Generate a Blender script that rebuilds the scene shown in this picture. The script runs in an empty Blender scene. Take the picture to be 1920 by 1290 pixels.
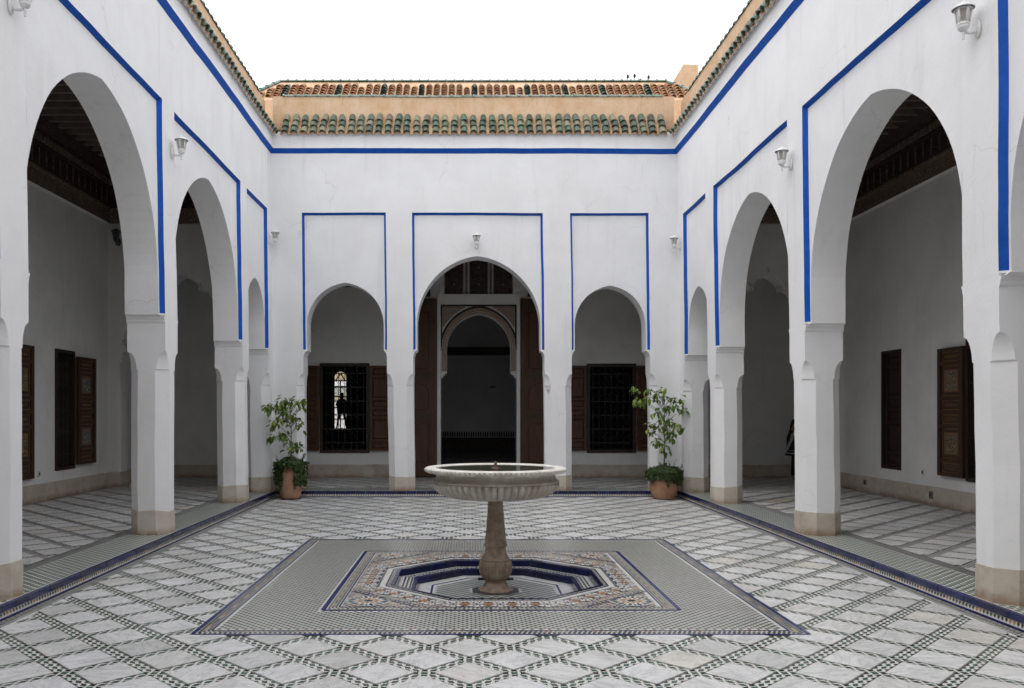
import bpy, bmesh, math, random
from mathutils import Vector, Matrix, noise
R = random.Random(7)
PI = math.pi
sc = bpy.context.scene
C = sc.collection

# ------------------------------------------------------------------ camera, sky, sun, exposure
cd = bpy.data.cameras.new('camera'); cam = bpy.data.objects.new('camera', cd); C.objects.link(cam)
cam.location = (0, 0, 1.6); cam.rotation_euler = (math.radians(90), 0, 0)
cd.sensor_width = 36; cd.lens = 30.0; cd.shift_x = 83/1920; cd.shift_y = 129/1920
cd.clip_start = 0.05; cd.clip_end = 3000
sc.camera = cam
SUN_EL, SUN_AZ = math.radians(62), math.radians(-115)      # azimuth from +Y, clockwise positive
world = bpy.data.worlds.new('World'); sc.world = world; world.use_nodes = True
nt = world.node_tree; nt.nodes.clear()
out = nt.nodes.new('ShaderNodeOutputWorld'); bg = nt.nodes.new('ShaderNodeBackground')
sky = nt.nodes.new('ShaderNodeTexSky'); sky.sky_type = 'NISHITA'; sky.sun_disc = False
sky.sun_elevation = SUN_EL; sky.sun_rotation = SUN_AZ; sky.dust_density = 4.0; sky.air_density = 1.0
mixw = nt.nodes.new('ShaderNodeMix'); mixw.data_type = 'RGBA'
mixw.inputs[0].default_value = 0.9                          # a closed cloud layer over the sky
mixw.inputs[7].default_value = (14.0, 14.1, 14.5, 1)
nt.links.new(sky.outputs[0], mixw.inputs[6]); nt.links.new(mixw.outputs[2], bg.inputs[0])
bg.inputs[1].default_value = 0.10
nt.links.new(bg.outputs[0], out.inputs[0])
sd = bpy.data.lights.new('sun', 'SUN'); sun = bpy.data.objects.new('sun', sd); C.objects.link(sun)
sd.energy = 0.5; sd.angle = math.radians(25); sd.color = (1.0, 0.97, 0.93)
sdir = Vector((math.sin(SUN_AZ)*math.cos(SUN_EL), math.cos(SUN_AZ)*math.cos(SUN_EL), math.sin(SUN_EL)))
sun.rotation_euler = sdir.to_track_quat('Z', 'Y').to_euler()
sun.location = (0, 8, 30)
sc.view_settings.view_transform = 'Standard'; sc.view_settings.look = 'None'
sc.view_settings.exposure = 0.34; sc.view_settings.gamma = 1.0
sc.view_settings.use_curve_mapping = False

# ------------------------------------------------------------------ materials
def nodes_of(name):
    m = bpy.data.materials.new(name); m.use_nodes = True
    n = m.node_tree.nodes; b = n['Principled BSDF']
    return m, m.node_tree, n, b
def ramp(t, fac, stops):
    r = t.nodes.new('ShaderNodeValToRGB'); t.links.new(fac, r.inputs[0])
    el = r.color_ramp.elements
    while len(el) < len(stops): el.new(0.5)
    for e, (p, c) in zip(el, stops):
        e.position = p; e.color = (*c, 1) if len(c) == 3 else c
    return r.outputs[0]
def noisetex(t, vec, scale, detail=4, rough=0.55, dist=0.0):
    n = t.nodes.new('ShaderNodeTexNoise'); n.inputs['Scale'].default_value = scale
    n.inputs['Detail'].default_value = detail; n.inputs['Roughness'].default_value = rough
    n.inputs['Distortion'].default_value = dist
    t.links.new(vec, n.inputs['Vector']); return n.outputs['Fac']
def pos(t):
    return t.nodes.new('ShaderNodeNewGeometry').outputs['Position']
def vmul(t, v, s):
    m = t.nodes.new('ShaderNodeVectorMath'); m.operation = 'MULTIPLY'
    t.links.new(v, m.inputs[0]); m.inputs[1].default_value = s; return m.outputs[0]
def mix(t, fac, a, b, mode='MIX'):
    m = t.nodes.new('ShaderNodeMix'); m.data_type = 'RGBA'; m.blend_type = mode
    if isinstance(fac, (int, float)): m.inputs[0].default_value = fac
    else: t.links.new(fac, m.inputs[0])
    for v, i in ((a, 6), (b, 7)):
        if isinstance(v, tuple): m.inputs[i].default_value = (*v, 1)
        else: t.links.new(v, m.inputs[i])
    return m.outputs[2]
def bump(t, b, h, strength, dist=0.01):
    n = t.nodes.new('ShaderNodeBump'); n.inputs['Strength'].default_value = strength
    n.inputs['Distance'].default_value = dist
    t.links.new(h, n.inputs['Height']); t.links.new(n.outputs[0], b.inputs['Normal'])
def simple(name, c1, c2=None, scale=8, rough=0.6, bstr=0.0, bscale=30, spec=0.5, rand=0.0, metal=0.0, lo=0.3, hi=0.7):
    m, t, n, b = nodes_of(name)
    p = pos(t); c2 = c2 or c1
    col = ramp(t, noisetex(t, p, scale), [(lo, c1), (hi, c2)])
    if rand:
        oi = t.nodes.new('ShaderNodeObjectInfo')
        r = ramp(t, oi.outputs['Random'], [(0, (1-rand,)*3), (1, (1+rand*0.4,)*3)])
        col = mix(t, 1.0, col, r, 'MULTIPLY')
    t.links.new(col, b.inputs['Base Color'])
    b.inputs['Roughness'].default_value = rough; b.inputs['Specular IOR Level'].default_value = spec
    b.inputs['Metallic'].default_value = metal
    if bstr: bump(t, b, noisetex(t, p, bscale, 6), bstr)
    return m

def plaster(name, base, dark, stain=0.35, bs=0.35):
    m, t, n, b = nodes_of(name); p = pos(t)
    f1 = noisetex(t, p, 1.3, 5, 0.6)
    col = ramp(t, f1, [(0.30, dark), (0.62, base)])
    streak = noisetex(t, vmul(t, p, (5, 5, 0.5)), 1.0, 6, 0.65)
    sf = ramp(t, streak, [(0.56, (0, 0, 0)), (0.80, (stain,)*3)])
    col = mix(t, sf, col, (0.50, 0.48, 0.45))
    scuff = noisetex(t, vmul(t, p, (1, 1, 2.2)), 7.0, 8, 0.7, 0.6)
    cf = ramp(t, scuff, [(0.66, (0, 0, 0)), (0.74, (0.32,)*3)])
    col = mix(t, cf, col, (0.40, 0.39, 0.37))
    vo = t.nodes.new('ShaderNodeTexVoronoi'); vo.feature = 'DISTANCE_TO_EDGE'; vo.inputs['Scale'].default_value = 0.9
    wp = t.nodes.new('ShaderNodeVectorMath'); wp.operation = 'MULTIPLY_ADD'; nn = t.nodes.new('ShaderNodeTexNoise'); nn.inputs['Scale'].default_value = 2.2; nn.inputs['Detail'].default_value = 6
    t.links.new(p, nn.inputs['Vector']); t.links.new(nn.outputs['Color'], wp.inputs[0]); wp.inputs[1].default_value = (0.5,)*3; t.links.new(p, wp.inputs[2])
    t.links.new(wp.outputs[0], vo.inputs['Vector'])
    ck = ramp(t, vo.outputs['Distance'], [(0.0, (1, 1, 1)), (0.006, (0, 0, 0))])
    ckm = ramp(t, noisetex(t, p, 0.8, 2), [(0.52, (0, 0, 0)), (0.62, (0.35,)*3)])
    col = mix(t, mix(t, 1.0, ck, ckm, 'MULTIPLY'), col, (0.42, 0.41, 0.39))
    pt = ramp(t, noisetex(t, p, 2.3, 3, 0.5, 0.4), [(0.60, (0, 0, 0)), (0.615, (0.5,)*3)])
    col = mix(t, pt, col, tuple(0.965*x for x in base))
    t.links.new(col, b.inputs['Base Color'])
    b.inputs['Roughness'].default_value = 0.85; b.inputs['Specular IOR Level'].default_value = 0.25
    h = t.nodes.new('ShaderNodeMath'); h.operation = 'MULTIPLY_ADD'
    t.links.new(noisetex(t, p, 4.0, 4, 0.5), h.inputs[0]); h.inputs[1].default_value = 2.2
    t.links.new(noisetex(t, p, 32, 6, 0.6), h.inputs[2])
    bump(t, b, h.outputs[0], bs, 0.012)
    return m
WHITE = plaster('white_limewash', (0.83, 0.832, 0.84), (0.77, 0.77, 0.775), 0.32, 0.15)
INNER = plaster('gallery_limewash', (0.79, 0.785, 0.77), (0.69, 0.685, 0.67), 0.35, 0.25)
ROOMW = plaster('room_plaster', (0.74, 0.74, 0.76), (0.66, 0.66, 0.68))
def ochre_mat(name, a, bb, cc):
    m, t, n, b = nodes_of(name); p = pos(t)
    col = ramp(t, noisetex(t, p, 3.0, 7, 0.65), [(0.30, cc), (0.5, a), (0.68, bb)])
    st = ramp(t, noisetex(t, vmul(t, p, (11, 11, 0.9)), 1, 6, 0.7), [(0.50, (0, 0, 0)), (0.70, (0.75,)*3)])
    col = mix(t, st, col, (0.66, 0.50, 0.36))
    s2 = ramp(t, noisetex(t, vmul(t, p, (7, 7, 1.6)), 1.4, 6, 0.7), [(0.56, (0, 0, 0)), (0.72, (0.6,)*3)])
    col = mix(t, s2, col, (0.44, 0.27, 0.15))
    t.links.new(col, b.inputs['Base Color']); b.inputs['Roughness'].default_value = 0.95
    b.inputs['Specular IOR Level'].default_value = 0.1
    bump(t, b, noisetex(t, p, 22, 6), 0.5)
    return m
OCHRE = ochre_mat('ochre_render', (0.64, 0.45, 0.295), (0.68, 0.51, 0.365), (0.57, 0.365, 0.215))
MORTAR = ochre_mat('tile_mortar', (0.52, 0.34, 0.20), (0.60, 0.42, 0.27), (0.36, 0.22, 0.12))
def dado_mat():
    m, t, n, b = nodes_of('stone_dado'); p = pos(t)
    col = ramp(t, noisetex(t, p, 4.5, 8, 0.68), [(0.25, (0.36, 0.285, 0.215)), (0.46, (0.50, 0.44, 0.365)), (0.75, (0.58, 0.53, 0.46))])
    sx = t.nodes.new('ShaderNodeSeparateXYZ'); t.links.new(p, sx.inputs[0])
    ad = t.nodes.new('ShaderNodeMath'); ad.operation = 'MULTIPLY_ADD'; t.links.new(noisetex(t, p, 9, 6, 0.7), ad.inputs[0]); ad.inputs[1].default_value = -0.26; t.links.new(sx.outputs[2], ad.inputs[2])
    df = ramp(t, ad.outputs[0], [(0.0, (0.8,)*3), (0.09, (0, 0, 0))])
    col = mix(t, df, col, (0.27, 0.17, 0.10))
    up = ramp(t, noisetex(t, p, 2.1, 6, 0.65), [(0.50, (0, 0, 0)), (0.66, (0.55,)*3)])
    col = mix(t, up, col, (0.62, 0.58, 0.52))
    t.links.new(col, b.inputs['Base Color']); b.inputs['Roughness'].default_value = 0.8
    bump(t, b, noisetex(t, p, 30, 5), 0.3); return m
DADO = dado_mat()
BLUE = simple('cobalt_paint', (0.004, 0.068, 0.37), (0.007, 0.095, 0.46), 9, 0.65, 0.2, 30, 0.2)
def marble(name, br, warm):
    m, t, n, b = nodes_of(name); p = pos(t)
    oi = t.nodes.new('ShaderNodeObjectInfo')
    isl = t.nodes.new('ShaderNodeNewGeometry').outputs['Random Per Island']
    add = t.nodes.new('ShaderNodeMath'); t.links.new(oi.outputs['Random'], add.inputs[0]); t.links.new(isl, add.inputs[1])
    fr = t.nodes.new('ShaderNodeMath'); fr.operation = 'FRACT'; t.links.new(add.outputs[0], fr.inputs[0])
    mu = t.nodes.new('ShaderNodeMath'); mu.operation = 'MULTIPLY'; t.links.new(fr.outputs[0], mu.inputs[0]); mu.inputs[1].default_value = 57.3
    va = t.nodes.new('ShaderNodeVectorMath'); va.operation = 'ADD'; t.links.new(p, va.inputs[0]); t.links.new(mu.outputs[0], va.inputs[1])
    vr = t.nodes.new('ShaderNodeVectorRotate'); vr.rotation_type = 'Z_AXIS'; t.links.new(va.outputs[0], vr.inputs['Vector']); t.links.new(mu.outputs[0], vr.inputs['Angle'])
    v = vmul(t, vr.outputs[0], (1, 2.6, 1))
    base = ramp(t, fr.outputs[0], [(0.0, tuple(br*x for x in (0.80, 0.80, 0.79))), (0.35, tuple(br*x for x in (1, 1, 0.995))),
                                   (0.7, tuple(br*x for x in (1.04, 1.04, 1.05))), (0.93, tuple(br*x for x in (0.95, 0.94, 0.91))), (1.0, warm)])
    cloud = ramp(t, noisetex(t, v, 4.0, 7, 0.62, 0.8), [(0.3, (0.80, 0.80, 0.81)), (0.6, (1, 1, 1))])
    col = mix(t, 1.0, base, cloud, 'MULTIPLY')
    vein = noisetex(t, v, 2.6, 9, 0.62, 1.6)
    ab = t.nodes.new('ShaderNodeMath'); ab.operation = 'SUBTRACT'; t.links.new(vein, ab.inputs[0]); ab.inputs[1].default_value = 0.5
    ab2 = t.nodes.new('ShaderNodeMath'); ab2.operation = 'ABSOLUTE'; t.links.new(ab.outputs[0], ab2.inputs[0])
    vf = ramp(t, ab2.outputs[0], [(0.0, (0.42,)*3), (0.035, (0, 0, 0))])
    col = mix(t, vf, col, (0.27, 0.275, 0.27))
    wear = ramp(t, noisetex(t, p, 0.55, 4), [(0.35, (0.90, 0.89, 0.87)), (0.62, (1, 1, 1))])
    col = mix(t, 1.0, col, wear, 'MULTIPLY')
    t.links.new(col, b.inputs['Base Color'])
    rr = ramp(t, noisetex(t, p, 3.0, 5), [(0.3, (0.28,)*3), (0.7, (0.46,)*3)])
    t.links.new(rr, b.inputs['Roughness']); b.inputs['Specular IOR Level'].default_value = 0.4
    bump(t, b, noisetex(t, p, 5, 3), 0.06)
    return m
MARBLE = marble('veined_white_marble', 0.74, (0.73, 0.70, 0.64))
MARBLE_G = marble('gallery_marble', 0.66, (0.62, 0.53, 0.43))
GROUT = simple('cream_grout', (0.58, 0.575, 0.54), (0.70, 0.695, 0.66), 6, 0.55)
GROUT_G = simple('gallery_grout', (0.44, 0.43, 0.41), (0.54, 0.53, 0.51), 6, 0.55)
Z_BLACK = simple('zellige_black_green', (0.024, 0.034, 0.030), (0.065, 0.078, 0.068), 40, 0.28)
Z_GREEN = simple('zellige_green', (0.022, 0.075, 0.052), (0.06, 0.13, 0.095), 40, 0.28)
Z_WHITE = simple('zellige_white', (0.63, 0.615, 0.575), (0.73, 0.715, 0.675), 20, 0.3)
Z_BLUE = simple('zellige_blue', (0.014, 0.020, 0.095), (0.030, 0.042, 0.16), 30, 0.25)
Z_ORANGE = simple('zellige_orange', (0.36, 0.15, 0.045), (0.46, 0.23, 0.08), 30, 0.3)
Z_TAN = simple('zellige_tan', (0.42, 0.36, 0.24), (0.50, 0.44, 0.30), 30, 0.3)
Z_PURPLE = simple('zellige_purple_grey', (0.060, 0.055, 0.075), (0.10, 0.095, 0.12), 30, 0.3)
KERBB = simple('glazed_kerb_blue', (0.004, 0.007, 0.054), (0.008, 0.014, 0.095), 14, 0.16, 0.12, 12, 0.5, 0.45)
def stone_marble():
    m, t, n, b = nodes_of('weathered_fountain_marble'); p = pos(t)
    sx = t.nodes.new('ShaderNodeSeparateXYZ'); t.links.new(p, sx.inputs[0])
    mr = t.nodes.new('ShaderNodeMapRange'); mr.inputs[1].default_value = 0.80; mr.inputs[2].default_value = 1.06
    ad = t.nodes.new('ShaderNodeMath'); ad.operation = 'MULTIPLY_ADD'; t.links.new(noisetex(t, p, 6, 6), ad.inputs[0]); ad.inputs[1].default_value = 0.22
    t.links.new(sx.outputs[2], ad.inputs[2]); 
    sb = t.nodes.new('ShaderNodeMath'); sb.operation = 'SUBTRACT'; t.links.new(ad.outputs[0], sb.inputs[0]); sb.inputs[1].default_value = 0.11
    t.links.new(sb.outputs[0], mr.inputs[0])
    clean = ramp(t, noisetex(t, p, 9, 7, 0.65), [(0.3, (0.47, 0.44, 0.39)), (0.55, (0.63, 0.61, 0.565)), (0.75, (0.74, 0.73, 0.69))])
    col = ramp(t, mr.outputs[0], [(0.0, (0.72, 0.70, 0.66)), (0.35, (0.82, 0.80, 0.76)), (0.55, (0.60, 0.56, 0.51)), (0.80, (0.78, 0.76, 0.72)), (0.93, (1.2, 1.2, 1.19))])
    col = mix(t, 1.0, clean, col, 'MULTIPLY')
    rust = ramp(t, noisetex(t, vmul(t, p, (6, 6, 1.6)), 1, 6), [(0.58, (0, 0, 0)), (0.78, (0.5,)*3)])
    col = mix(t, rust, col, (0.36, 0.25, 0.15))
    t.links.new(col, b.inputs['Base Color']); b.inputs['Roughness'].default_value = 0.5
    bump(t, b, noisetex(t, p, 28, 6), 0.3); return m
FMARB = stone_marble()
FSTONE = simple('brown_fountain_stone', (0.19, 0.115, 0.07), (0.42, 0.345, 0.26), 11, 0.55, 0.35, 35, lo=0.28, hi=0.72)
def wood(name, a, bcol, rough=0.55):
    m, t, n, b = nodes_of(name); p = pos(t)
    col = ramp(t, noisetex(t, vmul(t, p, (14, 14, 1.4)), 1.5, 6, 0.6, 0.6), [(0.3, a), (0.7, bcol)])
    t.links.new(col, b.inputs['Base Color']); b.inputs['Roughness'].default_value = rough
    bump(t, b, noisetex(t, vmul(t, p, (30, 30, 3)), 2, 4), 0.2); return m
WOOD = wood('cedar_wood', (0.050, 0.0185, 0.0075), (0.110, 0.043, 0.017))
SHUTW = wood('old_shutter_wood', (0.032, 0.014, 0.0065), (0.070, 0.031, 0.014))
TANLINE = simple('painted_tan_line', (0.16, 0.085, 0.030), (0.22, 0.12, 0.045), 30, 0.6)
WOODD = wood('dark_cedar', (0.016, 0.008, 0.0055), (0.034, 0.016, 0.010))
def painted(name, ground, inks, scale):
    m, t, n, b = nodes_of(name); p = pos(t)
    vo = t.nodes.new('ShaderNodeTexVoronoi'); vo.inputs['Scale'].default_value = scale; vo.feature = 'F1'
    t.links.new(p, vo.inputs['Vector'])
    s = t.nodes.new('ShaderNodeMath'); s.operation = 'SINE'
    mm = t.nodes.new('ShaderNodeMath'); mm.operation = 'MULTIPLY'; t.links.new(vo.outputs['Distance'], mm.inputs[0]); mm.inputs[1].default_value = 17
    t.links.new(mm.outputs[0], s.inputs[0])
    f = ramp(t, s.outputs[0], [(0.15, (0, 0, 0)), (0.32, (1, 1, 1))])
    col = ramp(t, noisetex(t, p, scale*0.7, 2), [(0.35, inks[0]), (0.5, inks[1]), (0.65, inks[2])])
    t.links.new(mix(t, f, ground, col), b.inputs['Base Color']); b.inputs['Roughness'].default_value = 0.6
    bump(t, b, s.outputs[0], 0.2); return m
PAINTL = painted('painted_floral_pale', (0.045, 0.040, 0.036), [(0.40, 0.42, 0.38), (0.30, 0.34, 0.32), (0.46, 0.40, 0.30)], 17)
PAINTW = painted('painted_floral_warm', (0.050, 0.040, 0.028), [(0.36, 0.28, 0.15), (0.20, 0.19, 0.13), (0.42, 0.20, 0.07)], 16)
PAINTG = painted('painted_grey_border', (0.055, 0.050, 0.045), [(0.10, 0.095, 0.085), (0.13, 0.115, 0.09), (0.09, 0.085, 0.08)], 45)
CARVED = painted('carved_stucco_band', (0.13, 0.085, 0.060), [(0.30, 0.22, 0.165), (0.25, 0.175, 0.13), (0.33, 0.26, 0.20)], 13)
STUCCO = painted('carved_pink_stucco', (0.22, 0.15, 0.115), [(0.46, 0.345, 0.265), (0.40, 0.29, 0.22), (0.50, 0.39, 0.31)], 26)
DARKPAINT = painted('dark_painted_ceiling_wood', (0.022, 0.013, 0.011), [(0.07, 0.05, 0.035), (0.05, 0.025, 0.018), (0.085, 0.065, 0.045)], 11)
REDWOOD = wood('dark_red_ceiling', (0.030, 0.007, 0.006), (0.055, 0.014, 0.011))
BEAMM = simple('painted_beam', (0.15, 0.12, 0.10), (0.22, 0.18, 0.15), 8, 0.7)
GOLD = painted('worn_gilt_band', (0.045, 0.022, 0.010), [(0.11, 0.07, 0.025), (0.09, 0.055, 0.02), (0.07, 0.04, 0.016)], 30)
IRON = simple('black_iron', (0.012, 0.012, 0.014), (0.022, 0.021, 0.021), 20, 0.5, metal=0.3)
LAMPW = simple('white_lamp_enamel', (0.72, 0.72, 0.71), (0.80, 0.80, 0.79), 14, 0.35)
LAMPD = simple('lamp_shadow_grey', (0.06, 0.06, 0.065), (0.09, 0.09, 0.09), 12, 0.4)
def glassy(name, col, rough=0.25, trans=0.6):
    m, t, n, b = nodes_of(name); p = pos(t)
    t.links.new(ramp(t, noisetex(t, p, 18, 3), [(0.3, tuple(0.8*c for c in col)), (0.7, col)]), b.inputs['Base Color'])
    b.inputs['Roughness'].default_value = rough; b.inputs['Transmission Weight'].default_value = trans
    b.inputs['IOR'].default_value = 1.3; return m
LGLASS = glassy('lamp_glass', (0.62, 0.59, 0.53), 0.4, 0.45)
YGLASS = glassy('yellow_glass', (0.88, 0.76, 0.52), 0.15, 0.9)
GGLASS = glassy('green_grey_glass', (0.70, 0.76, 0.66), 0.15, 0.9)
def water_mat():
    m, t, n, b = nodes_of('basin_water'); p = pos(t)
    t.links.new(ramp(t, noisetex(t, p, 3, 3), [(0.3, (0.052, 0.058, 0.036)), (0.7, (0.085, 0.09, 0.058))]), b.inputs['Base Color'])
    b.inputs['Roughness'].default_value = 0.04; b.inputs['IOR'].default_value = 1.33
    return m
WATER = water_mat()
def tile_mat(name, stops, rough, spec=0.5):
    m, t, n, b = nodes_of(name); p = pos(t)
    oi = t.nodes.new('ShaderNodeObjectInfo')
    col = ramp(t, oi.outputs['Random'], stops)
    v = ramp(t, noisetex(t, p, 28, 6, 0.65), [(0.3, (0.62, 0.62, 0.60)), (0.65, (1.12, 1.12, 1.1))])
    col = mix(t, 1.0, col, v, 'MULTIPLY')
    wr = ramp(t, noisetex(t, p, 12, 6, 0.7), [(0.57, (0, 0, 0)), (0.70, (0.75,)*3)])
    col = mix(t, wr, col, (0.36, 0.27, 0.18))
    t.links.new(col, b.inputs['Base Color']); b.inputs['Roughness'].default_value = rough
    b.inputs['Specular IOR Level'].default_value = spec
    bump(t, b, noisetex(t, p, 40, 4), 0.3); return m
GTILE = tile_mat('green_glazed_tile', [(0, (0.030, 0.055, 0.045)), (0.2, (0.050, 0.100, 0.072)), (0.42, (0.075, 0.145, 0.105)), (0.58, (0.080, 0.105, 0.100)),
                 (0.72, (0.125, 0.175, 0.115)), (0.86, (0.24, 0.25, 0.165)), (1, (0.13, 0.115, 0.095))], 0.42)
TTILE = tile_mat('terracotta_roof_tile', [(0, (0.30, 0.135, 0.07)), (0.35, (0.38, 0.19, 0.105)), (0.7, (0.42, 0.25, 0.15)), (1, (0.36, 0.24, 0.16))], 0.85, 0.2)
DTILE = tile_mat('dark_green_roof_tile', [(0, (0.012, 0.035, 0.033)), (0.5, (0.03, 0.06, 0.055)), (1, (0.09, 0.13, 0.12))], 0.3)
CTILE = tile_mat('coping_tile_green', [(0, (0.11, 0.20, 0.16)), (0.3, (0.19, 0.27, 0.24)), (0.6, (0.26, 0.31, 0.28)), (0.85, (0.16, 0.27, 0.20)), (1, (0.30, 0.30, 0.25))], 0.5)
TERRA = simple('terracotta_pot', (0.33, 0.165, 0.095), (0.46, 0.27, 0.18), 7, 0.85, 0.25, 25)
SOIL = simple('potting_soil', (0.03, 0.02, 0.014), (0.06, 0.042, 0.03), 30, 0.95, 0.5, 40)
def leafmat(name, a, b2, c3):
    m, t, n, b = nodes_of(name); p = pos(t)
    oi = t.nodes.new('ShaderNodeObjectInfo'); isl = t.nodes.new('ShaderNodeNewGeometry').outputs['Random Per Island']
    ad = t.nodes.new('ShaderNodeMath'); t.links.new(oi.outputs['Random'], ad.inputs[0]); t.links.new(isl, ad.inputs[1])
    fr = t.nodes.new('ShaderNodeMath'); fr.operation = 'FRACT'; t.links.new(ad.outputs[0], fr.inputs[0])
    col = ramp(t, fr.outputs[0], [(0, a), (0.55, b2), (1, c3)])
    col = mix(t, 1.0, col, ramp(t, noisetex(t, p, 30, 2), [(0.3, (0.8,)*3), (0.7, (1.1,)*3)]), 'MULTIPLY')
    t.links.new(col, b.inputs['Base Color']); b.inputs['Roughness'].default_value = 0.42
    b.inputs['Subsurface Weight'].default_value = 0.0
    tr = t.nodes.new('ShaderNodeBsdfTranslucent'); t.links.new(col, tr.inputs[0])
    ms = t.nodes.new('ShaderNodeMixShader'); ms.inputs[0].default_value = 0.25
    o = [x for x in t.nodes if x.type == 'OUTPUT_MATERIAL'][0]
    t.links.new(b.outputs[0], ms.inputs[1]); t.links.new(tr.outputs[0], ms.inputs[2]); t.links.new(ms.outputs[0], o.inputs[0])
    return m
LEAF = leafmat('ficus_leaf', (0.060, 0.120, 0.018), (0.14, 0.225, 0.036), (0.32, 0.40, 0.08))
IVY = leafmat('ivy_leaf', (0.022, 0.046, 0.012), (0.042, 0.078, 0.018), (0.10, 0.15, 0.035))
BARK = simple('thin_bark', (0.035, 0.028, 0.022), (0.075, 0.06, 0.048), 30, 0.9, 0.4, 60)
EARTH = simple('earth', (0.30, 0.24, 0.17), (0.38, 0.31, 0.23), 0.6, 0.95)
CLOTHB = simple('black_cloth', (0.008, 0.008, 0.010), (0.016, 0.016, 0.018), 30, 0.9)
CLOTHW = simple('white_cloth_trim', (0.26, 0.26, 0.26), (0.34, 0.34, 0.34), 30, 0.9)
HAIR = simple('black_hair', (0.006, 0.005, 0.005), (0.013, 0.011, 0.010), 60, 0.6)
SKIN = simple('skin', (0.34, 0.19, 0.13), (0.40, 0.23, 0.16), 12, 0.55)
PLASTIC = simple('white_plastic', (0.60, 0.60, 0.58), (0.66, 0.66, 0.64), 10, 0.4)
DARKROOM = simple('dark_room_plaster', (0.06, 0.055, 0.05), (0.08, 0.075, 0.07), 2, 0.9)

# ------------------------------------------------------------------ mesh helpers
def warp(p):
    """uneven hand plastering and a slight lean of the old walls"""
    q = Vector(p)
    n1 = noise.noise_vector(q*0.55); n2 = noise.noise_vector(q*2.3 + Vector((9, 3, 1)))
    q += n1*0.016 + n2*0.0045
    q.x -= 0.009*(p[2]-1.6)
    return q
class MB:
    def __init__(s): s.v, s.f, s.m, s.sm = [], [], [], []
    def poly(s, pts, m=0, sm=False):
        i = len(s.v); s.v.extend([tuple(p) for p in pts]); s.f.append(tuple(range(i, i+len(pts)))); s.m.append(m); s.sm.append(sm)
    def faces(s, verts, fs, m=0, sm=False):
        i = len(s.v); s.v.extend([tuple(p) for p in verts])
        for f in fs: s.f.append(tuple(i+k for k in f)); s.m.append(m); s.sm.append(sm)
    def box(s, x0, x1, y0, y1, z0, z1, m=0):
        v = [(x0,y0,z0),(x1,y0,z0),(x1,y1,z0),(x0,y1,z0),(x0,y0,z1),(x1,y0,z1),(x1,y1,z1),(x0,y1,z1)]
        s.faces(v, [(0,3,2,1),(4,5,6,7),(0,1,5,4),(1,2,6,5),(2,3,7,6),(3,0,4,7)], m)
    def loft(s, rings, m=0, sm=False, caps=True, closed=True):
        n = len(rings[0]); v = [p for r in rings for p in r]; fs = []
        for a in range(len(rings)-1):
            for k in range(n if closed else n-1):
                fs.append((a*n+k, a*n+(k+1)%n, (a+1)*n+(k+1)%n, (a+1)*n+k))
        if caps and closed:
            fs.append(tuple(range(n))[::-1]); fs.append(tuple((len(rings)-1)*n+k for k in range(n)))
        s.faces(v, fs, m, sm)
    def lathe(s, prof, n, c=(0,0,0), m=0, sm=True, mod=None, caps=True):
        rings = []
        for (r, z) in prof:
            rings.append([(c[0]+rr*math.cos(2*PI*k/n), c[1]+rr*math.sin(2*PI*k/n), c[2]+z)
                          for k in range(n) for rr in (r*(mod(k/n, r, z) if mod else 1),)])
        s.loft(rings, m, sm, caps=caps)
    def tube(s, path, rads, n=8, m=0, sm=True):
        path = [Vector(p) for p in path]; rings = []
        for i, p in enumerate(path):
            d = (path[min(i+1, len(path)-1)]-path[max(i-1, 0)]).normalized()
            a = d.orthogonal().normalized() if i == 0 else (a - d*a.dot(d)).normalized()
            b = d.cross(a); r = rads[i] if isinstance(rads, (list, tuple)) else rads
            rings.append([p + a*r*math.cos(2*PI*k/n) + b*r*math.sin(2*PI*k/n) for k in range(n)])
        s.loft(rings, m, sm)
    def mesh(s, name, mats, w=None):
        me = bpy.data.meshes.new(name)
        me.from_pydata([tuple(w(p)) for p in s.v] if w else s.v, [], s.f)
        for k in (mats if isinstance(mats, (list, tuple)) else [mats]): me.materials.append(k)
        me.polygons.foreach_set('material_index', s.m); me.polygons.foreach_set('use_smooth', s.sm)
        me.update(); return me
def link(name, me, parent=None, kind=None):
    o = bpy.data.objects.new(name, me); C.objects.link(o)
    if parent is not None:
        o.parent = parent
        if parent.type == 'EMPTY': o.matrix_parent_inverse = Matrix.Translation(-Vector(parent.location))
    if kind: o['kind'] = kind
    return o
def part(name, mb, mats, parent=None, w=None, kind=None):
    return link(name, mb.mesh(name, mats, w), parent, kind)
def thing(name, label, cat, loc=(0,0,0), group=None):
    o = bpy.data.objects.new(name, None); C.objects.link(o); o.location = loc
    o.empty_display_size = 0.1
    o['label'] = label; o['category'] = cat
    if group: o['group'] = group
    return o
def tag(o, label, cat, group=None):
    o['label'] = label; o['category'] = cat
    if group: o['group'] = group
    return o
def copy_tree(o, parent=None):
    c = o.copy(); C.objects.link(c)
    if parent is not None: c.parent = parent
    for ch in list(o.children): copy_tree(ch, c)
    return c
def place(name, me, mw, parent):
    """a piece sharing its mesh, set at a world matrix below an Empty or an identity part"""
    o = link(name, me, parent); o.matrix_basis = mw; return o

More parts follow.
